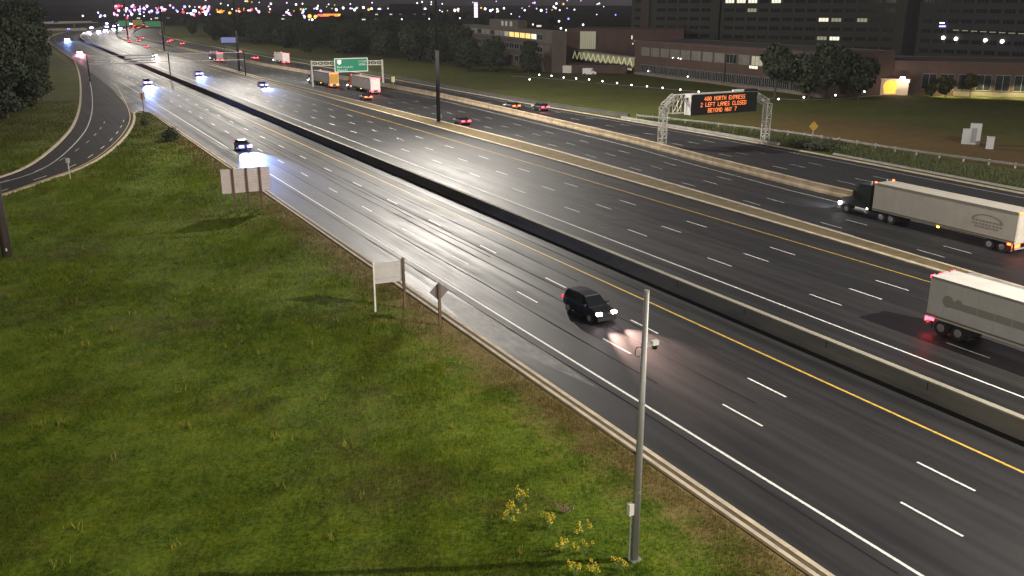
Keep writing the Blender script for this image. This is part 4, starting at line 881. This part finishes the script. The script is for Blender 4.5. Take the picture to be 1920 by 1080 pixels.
# lawn path, bollard lights and cabinets
PATH = [(140,258),(146,238),(150,215),(153,201),(157,180),(159,168),(164,158.5),(174,156.5),(184,157),(190,157)]
b = MB(); l_ = off_line(PATH, .7); r_ = off_line(PATH, -.7)
b.add([(x, y, tz(x,y)+.06) for x, y in l_]+[(x, y, tz(x,y)+.06) for x, y in r_], [(len(PATH)+i, len(PATH)+i+1, i+1, i) for i in range(len(PATH)-1)]); structure(b.build('path', CONC_GREY))
BOL = [(131.7,231.3),(143.4,245.9),(144.5,240.4),(144.4,233.3),(145.5,228.2),(146.7,223.1),(146.9,216.6),(147.4,210.2),(146.8,202.6),(147.5,196.7),(148.2,190.9),(149.3,185.1),(149.6,178.3),(153.6,155.2),(162.4,156.1),(172.9,156.3),(185.5,158.7)]
ordn = ['first','second','third','fourth','fifth','sixth','seventh','eighth','ninth','tenth','eleventh','twelfth','thirteenth']
pm = MB().cyl((0,0,-.1),(0,0,.8),.07,.07,8).mesh('post', DARKMETAL); lm = MB().ball((0,0,.98),.20,nu=10,nv=6).mesh('lamp', LAMP_W); cm = MB().cyl((0,0,1.18),(0,0,1.26),.26,.1,10).mesh('cap', DARKMETAL)
for i, (x, y) in enumerate(BOL):
    if i < 13: lab = f'{ordn[i]} small white bollard light along the lawn path counting from the dark trees'
    else: lab = ['bollard light at the foot of the tall dark tree','bollard light under the dark tree crown, left of two on the pale path','bollard light on the pale path below the dark tree','bollard light beside the pale ramp wall'][i-13]
    t = thing('bollard_light', lab, 'bollard light', (x, y, tz(x, y)), 0, 'bollard lights along the lawn path'); link('post', pm, t); link('lamp', lm, t); link('cap', cm, t)
t = thing('utility_cabinet', 'tall pale grey utility cabinet with a lower box on the dark lawn', 'utility cabinet', (135.2, 93.0, tz(135.2, 93)), math.radians(-50))
MB().box(-.7, .9, -.5, .5, 0, 3.3).build('cabinet', mat('cabinet_grey', (0.36,0.36,0.36), 0.6), t); MB().box(-1.7, -.72, -.5, .4, 0, 2.4).build('side_box', bpy.data.materials['cabinet_grey'], t); MB().box(-.5, .3, -.54, -.502, .3, 2.6).build('door', mat('cabinet_door', (0.18,0.18,0.18), 0.6), t)
t = thing('utility_cabinet', 'small pale grey utility box right of the tall cabinet', 'utility cabinet', (133.0, 88.6, tz(133, 88.6)), math.radians(-50))
MB().box(-.5, .5, -.4, .4, 0, 1.8).build('cabinet', bpy.data.materials['cabinet_grey'], t); MB().box(-.56, .56, -.46, .46, 1.801, 1.9).build('lid', bpy.data.materials['cabinet_grey'], t)

# ------------------------------------------------------------------ trees
def crown_mesh(name, seed, hgt, rad, m_, n=1500, base=0.18, lumps=9, leaf=0.55):
    r = np.random.default_rng(seed); cs = []
    for i in range(lumps):
        a = r.uniform(0, 2*math.pi); q = r.uniform(0.1, 0.62)*rad; zc = hgt*r.uniform(base+.14, .88); rr = rad*r.uniform(.36, .6)*(1.15-.5*abs(zc/hgt-.5))
        cs.append((q*math.cos(a), q*math.sin(a), zc, rr))
    cs.append((0, 0, hgt*.55, rad*.62))
    vs = []; fs = []
    for k in range(n):
        c = cs[r.integers(len(cs))]; d = r.normal(size=3); d /= np.linalg.norm(d); rr = c[3]*r.uniform(.55, 1.06)
        p = np.array(c[:3])+d*rr*np.array([1, 1, .82]); p[2] = max(p[2], hgt*base*.7)
        nrm = d+r.normal(size=3)*.8; nrm /= np.linalg.norm(nrm); a = np.cross(nrm, r.normal(size=3)); a /= np.linalg.norm(a); b_ = np.cross(nrm, a); s = leaf*r.uniform(.5, 1.3)
        o = len(vs); vs += [tuple(p+a*s), tuple(p+b_*s*.8), tuple(p-a*s), tuple(p-b_*s*.8)]; fs.append((o, o+1, o+2, o+3))
    me = bpy.data.meshes.new(name); me.from_pydata(vs, [], fs); me.update(); me.materials.append(m_); return me
def trunk_mesh(seed, hgt, rad):
    r = random.Random(seed); b = MB(); b.cyl((0,0,-.4),(0,0,hgt*.62), hgt*.022, hgt*.010, 8)
    for i in range(7):
        z = hgt*r.uniform(.25, .6); a = r.uniform(0, 6.28); q = rad*r.uniform(.4, .75); b.cyl((0,0,z),(q*math.cos(a), q*math.sin(a), z+hgt*r.uniform(.08, .25)), hgt*.009, hgt*.003, 5)
    return b.mesh('trunk', BARK)
PROTO = []
for i, (hh, rr, m_, nn) in enumerate([(12, 5.2, LEAF, 2200), (14, 4.6, LEAF, 2200), (10, 4.8, LEAF2, 1900), (13, 5.6, LEAF, 2300), (11, 3.6, LEAF2, 1600)]):
    PROTO.append((crown_mesh('crown', 20+i, hh, rr, m_, nn), trunk_mesh(40+i, hh, rr), hh))
WOODT = [(crown_mesh('crown', 80+i, 13, 5.8, LEAF, 3200, base=.02, lumps=13, leaf=.5), trunk_mesh(85+i, 13, 5.8), 13) for i in range(3)]
BIGT = [(crown_mesh('crown', 60+i, 20, 6.6, LEAF, 6500, base=.03, leaf=0.42, lumps=14), trunk_mesh(70+i, 20, 6.6), 20) for i in range(3)]
def tree(proto, x, y, sc, label, group=None, rz=None):
    t = thing('tree', label, 'tree', (x, y, tz(x, y)-.05 if -60 < x < 220 and 0 < y < 460 else 0), random.uniform(0, 6.28), group); t.scale = (sc*random.uniform(.9,1.1), sc*random.uniform(.9,1.1), sc)
    link('crown', proto[0], t); link('trunk', proto[1], t); return t
for i, (x, y, s, lab) in enumerate([(-1,207,.8,'nearest dark tree at the left edge beyond the slip road'),(1,228,.95,'second dark tree back from the slip road at the left edge'),(3,256,1.05,'third tall dark tree beside the slip road'),(4.5,290,1.1,'dark tree midway along the left row beside the slip road'),(6,330,1.1,'dark tree towards the far end of the left row'),(8,385,1.1,'last but one dark tree of the left row'),(11,450,1.15,'farthest dark tree of the left row by the oncoming lights'),(-9,222,1.1,'dark tree half cut off by the left picture edge'),(-6,262,1.1,'dark tree behind the front row at the left picture edge'),(-3,320,1.2,'tall dark tree rising behind the left row'),(4,221,.55,'low dark tree at the foot of the left row by the ramp kerb'),(6.5,243,.6,'second low dark tree by the ramp kerb in the left row'),(-6,190,.7,'lowest dark tree at the left edge, nearest the slip road bend'),(-11,196,.85,'dark tree at the left edge behind the lowest one')]):
    tree(BIGT[i % 3], x, y, s, lab, 'dark trees left of the slip road')
r = random.Random(5)
edge = [(121,429),(128,400),(136,371),(136,340),(135,310),(134,285),(138,272),(146,264)]
for i, (x, y) in enumerate(edge):
    lab = ['first','second','third','fourth','fifth','sixth','seventh','eighth'][i] + ' dark tree along the wood edge, counting from its far end'
    tree(WOODT[i % 3], x+5, y+2, [1.05,1.0,1.05,1.0,1.05,1.0,.85,.78][i], lab, 'trees at the edge of the wood')
cnt = 0
for k in range(400):
    if cnt >= 90: break
    y = r.uniform(272, 640); x0 = 140 if y < 340 else 136-(y-340)*.11
    x = x0+r.uniform(8, 100)
    if y < 390 and x > 150+ (y-262)*.2-4: continue
    cnt += 1; tree(WOODT[r.randrange(3)], x, y, r.uniform(.85, 1.1), 'dark tree ' + ('near the front' if x < x0+35 else 'in the middle' if x < x0+70 else 'at the back') + ' of the wood, ' + ('behind the lit brick building end' if x/y > .50 else 'right of the thick light mast' if x/y > .44 else 'left of the thick light mast' if x/y > .39 else 'above the green direction sign' if x/y > .33 else 'above the far white box truck' if x/y > .27 else 'towards the bend of the motorway'), 'trees within the dark wood')
for k in range(70):
    y = r.uniform(560, 1700); x = S(y)+115+r.uniform(0, 260+(y-560)*.25)
    tree(PROTO[r.randrange(5)], x, y, r.uniform(.7, 1.0), 'small dark far tree ' + ('just right of the road bend' if x/y < .22 else 'behind the blue roadside board' if x/y < .27 else 'below the orange-lit station' if x/y < .33 else 'below the violet city lights' if x/y < .42 else 'beyond the wood near the lit pylon') + (', close to the road' if y < 900 else ', farther back' if y < 1300 else ', on the horizon'), 'far trees among the city lights')
for k in range(26):
    y = r.uniform(520, 1500); x = S(min(y, 900))*.4+6-r.uniform(0, 150)
    tree(BIGT[r.randrange(3)], x, y, r.uniform(.5, .8), 'dark far tree left of the bend, ' + ('in front of the overpass' if y < 850 else 'beside the overpass' if y < 1100 else 'beyond the overpass') + (' close to the lanes' if x > -40 else ' near the left trees'), 'far trees left of the bend')
for x, y, s, p, lab in [(160,163,.95,PROTO[1],'dark tree at the right end of the long brick building'),(166,158,1.0,PROTO[0],'broad dark tree right of the message sign'),(171,155.5,1.05,PROTO[3],'broadest dark tree in front of the brick wall'),(177,153,1.0,PROTO[0],'dark tree left of the glowing orange door'),(183,158,.75,PROTO[4],'narrow dark tree close to the lit porch'),(199,146,.50,PROTO[2],'small olive tree right of the lit porch'),(204,143,.55,PROTO[4],'thin olive tree before the tall windows'),(195,147,.35,PROTO[2],'low bushy tree at the foot of the orange door')]:
    tree(p, x, y, s, lab)
sh = crown_mesh('foliage', 90, 2.0, 1.9, SHRUB_L, 1400, base=.02, leaf=.13)
t = thing('shrub', 'round dark shrub in the grass between slip road and motorway', 'shrub', (22.6, 159, gz(22.6, 159)-.1)); link('foliage', sh, t)
t = thing('shrub', 'small dark bush below the sign at the grass point', 'shrub', (21.6, 183, gz(21.6, 183)-.1)); t.scale = (.55,.55,.6); link('foliage', sh, t)

t = thing('shrub', 'low spreading dark bush in the verge between the gantry leg and the truck', 'shrub', (110.0, 101.5, 0)); t.scale = (1.5, 3.2, .55); link('foliage', sh, t)
# ------------------------------------------------------------------ plants in the near grass
def goldenrod(x, y, hgt, nst, label, fl=GOLD, seed=0):
    rr = random.Random(seed); t = thing('goldenrod' if fl is GOLD else 'dry_weed', label, 'wildflower' if fl is GOLD else 'weed', (x, y, gz(x, y)-.05))
    s = MB(); f = MB()
    for i in range(nst):
        a = rr.uniform(0, 6.28); q = rr.uniform(.05, .28); hh = hgt*rr.uniform(.7, 1.05); p = (q*math.cos(a)*1.6, q*math.sin(a)*1.6, hh); s.cyl((q*.4*math.cos(a), q*.4*math.sin(a), 0), p, .012, .006, 4)
        for k in range(7):
            z = hh*rr.uniform(.15, .8); b_ = rr.uniform(0, 6.28); c = (p[0]*z/hh, p[1]*z/hh, z); e = (c[0]+.14*math.cos(b_), c[1]+.14*math.sin(b_), z+.05); n_ = (-.02*math.sin(b_), .02*math.cos(b_))
            s.add([(c[0]-n_[0], c[1]-n_[1], c[2]), (c[0]+n_[0], c[1]+n_[1], c[2]), e], [(0,1,2)])
        for k in range(18):
            u = rr.random(); z = hh-.30*hgt*u; d = .03+.13*u*rr.random(); b_ = rr.uniform(0, 6.28); c = Vector((p[0]+d*math.cos(b_), p[1]+d*math.sin(b_), z)); n_ = Vector((rr.gauss(0,1), rr.gauss(0,1), rr.gauss(0,1))).normalized(); aa = n_.orthogonal()*.025; bb = n_.cross(aa)
            f.add([c+aa, c+bb, c-aa, c-bb], [(0,1,2,3)])
    s.build('stems', STALK if fl is GOLD else DRY, t); f.build('flower_head', fl, t)['kind'] = 'stuff'; return t
for i, (x, y, hh, n_, lab) in enumerate([(17.6,31.6,.95,7,'tallest yellow goldenrod, farthest of the wildflowers near the pole'),(16.5,30.4,.8,7,'yellow-green goldenrod clump left of the tallest one'),(17.0,30.9,.75,6,'pale goldenrod just in front of the tallest one'),(17.7,29.2,.85,7,'yellow goldenrod in the middle of the wildflower patch'),(18.7,28.2,.7,6,'goldenrod with a short yellow head near the pole foot'),(17.4,27.5,.7,7,'low goldenrod behind the bottom edge'),(18.6,25.3,.7,6,'goldenrod right of the bottom wildflowers beside the pole'),(17.0,25.9,.7,6,'yellow goldenrod at the bottom edge of the picture'),(17.7,25.6,.65,6,'pale yellow goldenrod at the bottom edge left of the pole'),(18.0,26.9,.6,5,'smallest goldenrod tuft left of the pole foot')]):
    goldenrod(x, y, hh, n_, lab, GOLD, i)
goldenrod(19.0, 30.0, .5, 7, 'small brown dead flower head in the grass left of the pole', DRY, 77)

# ------------------------------------------------------------------ grass as stuff
def grass(name, xs, ys, hts, wds, m_, lean=0.5):
    n = len(xs); z = terrain(xs, ys)
    ang = rng.uniform(0, 2*math.pi, n); la = rng.uniform(0, 2*math.pi, n); ll = hts*lean*rng.uniform(.2, 1, n)
    v = np.zeros((n, 3, 3)); dx = np.cos(ang)*wds/2; dy = np.sin(ang)*wds/2
    v[:,0] = np.stack([xs-dx, ys-dy, z-.03], 1); v[:,1] = np.stack([xs+dx, ys+dy, z-.03], 1); v[:,2] = np.stack([xs+np.cos(la)*ll, ys+np.sin(la)*ll, z+hts], 1)
    me = bpy.data.meshes.new(name); me.vertices.add(3*n); me.vertices.foreach_set('co', v.ravel()); me.loops.add(3*n); me.loops.foreach_set('vertex_index', np.arange(3*n, dtype=np.int32))
    me.polygons.add(n); me.polygons.foreach_set('loop_start', np.arange(0, 3*n, 3, dtype=np.int32)); me.update(); me.validate(); me.materials.append(m_)
    o = link(name, me); o['kind'] = 'stuff'; return o
def region(n, x0, x1, y0, y1): return rng.uniform(x0, x1, n), rng.uniform(y0, y1, n)
def keep_left(xs, ys, m0=.15):
    ok = (xs < 25.2-m0) & ~in_poly(xs, ys, RAMP_POLY) & (dist_line(xs, ys, RAMP_R) > .4) & (dist_line(xs, ys, RAMP_L) > .4) & ~((ys > 206) & (xs > 22))
    return xs[ok], ys[ok]
def clump(xs, ys):
    r_ = np.random.default_rng(3); k = 0
    for _ in range(14):
        a = r_.uniform(0, 2*math.pi); f = np.exp(r_.uniform(np.log(.25), np.log(5))); k = k+np.sin((xs*np.cos(a)+ys*np.sin(a))*f+r_.uniform(0, 6.28))
    k = k/3.2
    return k
xs, ys = [], []
u_ = rng.uniform(0, 1, 520000); e_ = -.6; yy_ = (13**e_ + u_*(240**e_-13**e_))**(1/e_)
a_, b_ = keep_left(-6-yy_*.06+rng.uniform(0, 1, len(yy_))*(31.2+yy_*.06), yy_); xs.append(a_); ys.append(b_)
xs = np.concatenate(xs); ys = np.concatenate(ys); k = clump(xs, ys); dd = np.hypot(xs, ys)
sel = rng.uniform(0, 1, len(xs)) < .80+.18*k
xs, ys, k, dd = xs[sel], ys[sel], k[sel], dd[sel]
far_ = np.clip(dd/45, .8, 3.2)
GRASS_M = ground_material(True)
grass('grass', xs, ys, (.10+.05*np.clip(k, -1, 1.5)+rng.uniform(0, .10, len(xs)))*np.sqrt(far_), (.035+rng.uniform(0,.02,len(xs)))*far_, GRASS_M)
a_, b_ = region(9000, 107.5, 118, 55, 150); ok = (a_ > np.vectorize(KERB4)(b_)+2.2) & (a_ < np.vectorize(BAR4)(b_)-.2); a_, b_ = a_[ok], b_[ok]
WEED = mat('verge_weed', (0.03,0.045,0.012), .9, col2=(0.08,0.085,0.03), scale=1.2)
grass('verge_weeds', a_, b_, rng.uniform(.3, .8, len(a_)), rng.uniform(.1, .22, len(a_)), WEED, .6)
TUFT = mat('yellow_tuft', (0.12,0.13,0.012), .9, col2=(0.22,0.20,0.02), scale=3)
cx = rng.uniform(-4, 24, 130); cyy = rng.uniform(20, 150, 130); cx, cyy = keep_left(cx, cyy, .6)
a_ = np.repeat(cx, 14)+rng.normal(0, .16, 14*len(cx)); b_ = np.repeat(cyy, 14)+rng.normal(0, .16, 14*len(cx)); a_, b_ = keep_left(a_, b_)
grass('yellow_weeds', a_, b_, rng.uniform(.18, .45, len(a_)), rng.uniform(.04, .09, len(a_)), TUFT, .5)

# ------------------------------------------------------------------ the city beyond
def city_lamp_mesh(m_):
    b = MB(); b.ball((0,0,0), 1, nu=8, nv=6); me = b.mesh('street_lamp', m_); return me
CL = {k: city_lamp_mesh(m_) for k, m_ in (('white',CITY_W),('violet',CITY_V),('pink',CITY_P),('amber',CITY_A),('orange',CITY_O),('red',CITY_R),('blue',CITY_B),('green',CITY_G))}
POLE_FAR = MB().cyl((0,0,0),(0,0,1),.12,.08,5).mesh('pole', DARKMETAL)
def city_lamp(col, x, y, z, s):
    t = thing('street_lamp', f'tiny {col} city light ' + ('far left above the slip road' if x/y < .11 else 'clustered right above the road bend' if x/y < .178 else 'between the road bend and the orange-lit station' if x/y < .275 else 'over the orange-lit station' if x/y < .33 else 'over the middle of the wood' if x/y < .43 else 'beside the lit pylon sign') + (', near the wood' if y < 1050 else ' in the middle distance' if y < 1800 else ' on the horizon'), 'street lamp', (x, y, 0), 0, f'{col} lights of the far city')
    link('lamp', CL[col], t, (0, 0, z)).scale = (s, s, s); link('pole', POLE_FAR, t).scale = (1, 1, max(1, z-s*.5))
rr = random.Random(11)
def ray_dir(az): return math.sin(az), math.cos(az)
n_l = 0
def spread(n, az0, az1, d0, d1, cols, z0=7, z1=13, smul=1.0):
    for _ in range(n):
        az = rr.uniform(az0, az1); d = d0*(d1/d0)**rr.random(); dx, dy = ray_dir(az); x, y = dx*d, dy*d
        city_lamp(rr.choice(cols), x, y, rr.uniform(z0, z1), d*.00098*rr.choice((.6,.8,1,1.35))*smul)
# azimuths in radians east of the road axis: 0.11 is above the slip road, 0.50 is above the wood
spread(90, .10, .19, 1100, 3000, ['white','violet','blue','violet','pink','red','red','pink','white'], 5, 20, 1.0)
spread(34, .175, .27, 1300, 2600, ['white','white','amber','red','pink','orange','white'])
spread(40, .27, .42, 1500, 3400, ['white','white','white','green','violet','white','amber'])
spread(26, .42, .56, 1300, 3000, ['white','white','violet','amber'])
spread(14, .24, .52, 650, 1000, ['white'], 5, 10, .9)
spread(10, .50, .62, 520, 800, ['white','white','blue'], 6, 16, .8)
spread(46, .17, .60, 2400, 4800, ['white','white','violet','amber','white','pink'], 8, 34, .8)
spread(6, .06, .12, 1000, 1600, ['white','blue'], 6, 10)
for i, (az, d, z, c, lab) in enumerate([(.262,1500,9,'violet','violet'),(.269,1500,9,'pink','pink'),(.276,1480,9,'pink','pink'),(.282,1500,9,'violet','violet'),(.288,1500,10,'amber','amber'),(.294,1490,9,'amber','amber'),(.36,2400,14,'violet','violet'),(.372,2400,14,'violet','violet'),(.378,2400,13,'violet','violet'),(.387,2400,14,'violet','violet')]):
    dx, dy = ray_dir(az); city_lamp(c, dx*d, dy*d, z-6, d*.0021)
for x, y, z, c in ((331,617,4,'red'),(334,615,4,'red'),(338,613,4,'white'),(271,645,6,'white'),(281,641,6,'white'),(289,637,6,'white'),(312,627,5,'white')): city_lamp(c, x, y, z, .75)
bd, lw_ = building('filling_station', 'far low station with a glowing orange and red canopy band', (438,1432), (470,1421), 18, 5.5, TOWER, .4)
MB().box(-1, 7, -.4, -.01, 3.6, 7.2).build('red_band', CITY_R, bd); MB().box(7.1, 30, -.4, -.01, 3.9, 7.6).build('orange_band', CITY_O, bd); MB().box(30.1, 34, -.4, -.01, 4, 7.6).build('amber_band', CITY_A, bd)
t = thing('lit_pylon', 'tall thin white-lit pylon sign standing above the dark trees', 'pylon sign', (306, 618, 0))
MB().box(-1.3, 1.3, -1.2, 1.2, 0, 12.5).build('mast', TOWER, t); MB().box(-1.4, 1.4, -1.4, -1.21, 12.6, 23).build('lit_face', mat('pylon_face', (0.8,0.75,0.8), .5, emit=(1,.85,.98), estr=1.6), t)
for i in range(5): MB().box(-1.5, 1.5, -1.46, -1.41, 14+i*2, 14.35+i*2).build('divider', DARKMETAL, t)
for i, (x, y, rz, L0, hh, lab) in enumerate([(150,1250,0,60,9,'long dim warehouse beyond the bend'),(260,1150,-.2,70,8,'dim low warehouse under the white city lights'),(360,1020,-.3,55,9,'dark flat-roofed depot behind the wood'),(250,820,-.4,60,7,'low depot with a pale lit strip behind the wood'),(330,700,-.5,70,8,'flat long shed behind the lit yellow windows'),(480,1300,-.2,80,14,'far mid-rise block on the city skyline'),(640,1650,-.3,60,22,'far taller block on the city skyline')]):
    t, Lb = building('warehouse', lab, (x, y), (x+L0*math.cos(rz), y+L0*math.sin(rz)), 25, hh, TOWER, .4)
    for k in range(int(L0/7)):
        if (k*7+i*3) % 5 < 2: window(t, 2+k*7, 4, hh*.5, hh*.5+1.6, 2, LIT_DIM if k % 3 else LIT_WHITE, WN)
# blue roadside board, far direction signs, slip-road overpass
t = thing('roadside_board', 'pale blue roadside board beyond the far carriageway near the bend', 'billboard', (100.5, 480, 0), -.2)
for px in (-2.8, 2.8): MB().cyl((px,0,0),(px,0,3.4),.16,.16,6).build('post', DARKMETAL, t)
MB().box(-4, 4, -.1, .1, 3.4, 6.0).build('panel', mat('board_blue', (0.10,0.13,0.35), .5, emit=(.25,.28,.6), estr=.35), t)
t = thing('far_sign_gantry', 'distant gantry with green and yellow signs over the bend', 'sign gantry', (S(760)+40, 760, 0))
for px in (28, 62): MB().cyl((px,0,0),(px,0,9),.3,.3,6).build('post', DARKMETAL, t)
MB().bar((28,0,8.4),(62,0,8.4),.5).build('beam', GALV, t)
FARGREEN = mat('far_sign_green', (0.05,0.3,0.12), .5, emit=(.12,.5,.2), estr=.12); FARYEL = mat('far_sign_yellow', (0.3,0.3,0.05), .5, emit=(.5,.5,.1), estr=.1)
MB().box(30, 38, -.3, -.1, 6, 10).build('sign_panel', FARGREEN, t); MB().box(40, 47, -.3, -.1, 6.5, 10.5).build('sign_panel', FARYEL, t); MB().box(49, 60, -.3, -.1, 5.5, 9.5).build('sign_panel', FARGREEN, t)
t = thing('overpass', 'pale concrete overpass crossing left of the bend with one oncoming light', 'bridge', (0, 0, 0))
for (xa, ya, xb, yb, z) in ((5, 1000, 88, 1060, 4.4), (30, 880, 64, 868, 1.3)):
    d = Vector((xb-xa, yb-ya)); n_ = Vector((-d.y, d.x)).normalized()*4
    MB().loft([[(xa-n_.x,ya-n_.y,z-1),(xa+n_.x,ya+n_.y,z-1),(xa+n_.x,ya+n_.y,z),(xa-n_.x,ya-n_.y,z)],[(xb-n_.x,yb-n_.y,z-1),(xb+n_.x,yb+n_.y,z-1),(xb+n_.x,yb+n_.y,z),(xb-n_.x,yb-n_.y,z)]]).build('deck', CONC_GREY, t)
    MB().loft([[(xa+n_.x*q,ya+n_.y*q,z+zz) for q, zz in ((1,.01),(1.08,.01),(1.08,1.0),(1,1.0))],[(xb+n_.x*q,yb+n_.y*q,z+zz) for q, zz in ((1,.01),(1.08,.01),(1.08,1.0),(1,1.0))]]).build('parapet', CONC, t)
    for q in (.25, .75): MB().cyl((xa+d.x*q, ya+d.y*q, -.2),(xa+d.x*q, ya+d.y*q, z-1),.7,.7,8).build('pier', CONC_GREY, t)
place_car('car', 'oncoming car with white lights on the far upper overpass', on_suv_b, 50, 1032, math.pi/2, z=4.41)
place_car('car', 'oncoming car with violet lights on the lower overpass ramp', on_sed_g, 52, 872, math.pi-.3, z=1.31)

# ------------------------------------------------------------------ night haze over the whole scene
if HAZE:
    HM = bpy.data.materials.new('haze'); HM.use_nodes = True; n = HM.node_tree.nodes; n.clear(); o_ = n.new('ShaderNodeOutputMaterial'); v_ = n.new('ShaderNodeVolumePrincipled')
    v_.inputs['Color'].default_value = (.92,.92,1,1); v_.inputs['Density'].default_value = HAZE; v_.inputs['Anisotropy'].default_value = 0.2
    HM.node_tree.links.new(v_.outputs[0], o_.inputs['Volume'])
    MB().box(-900, 2600, -320, 5200, -1.3, 45).build('haze', HM)['kind'] = 'stuff'
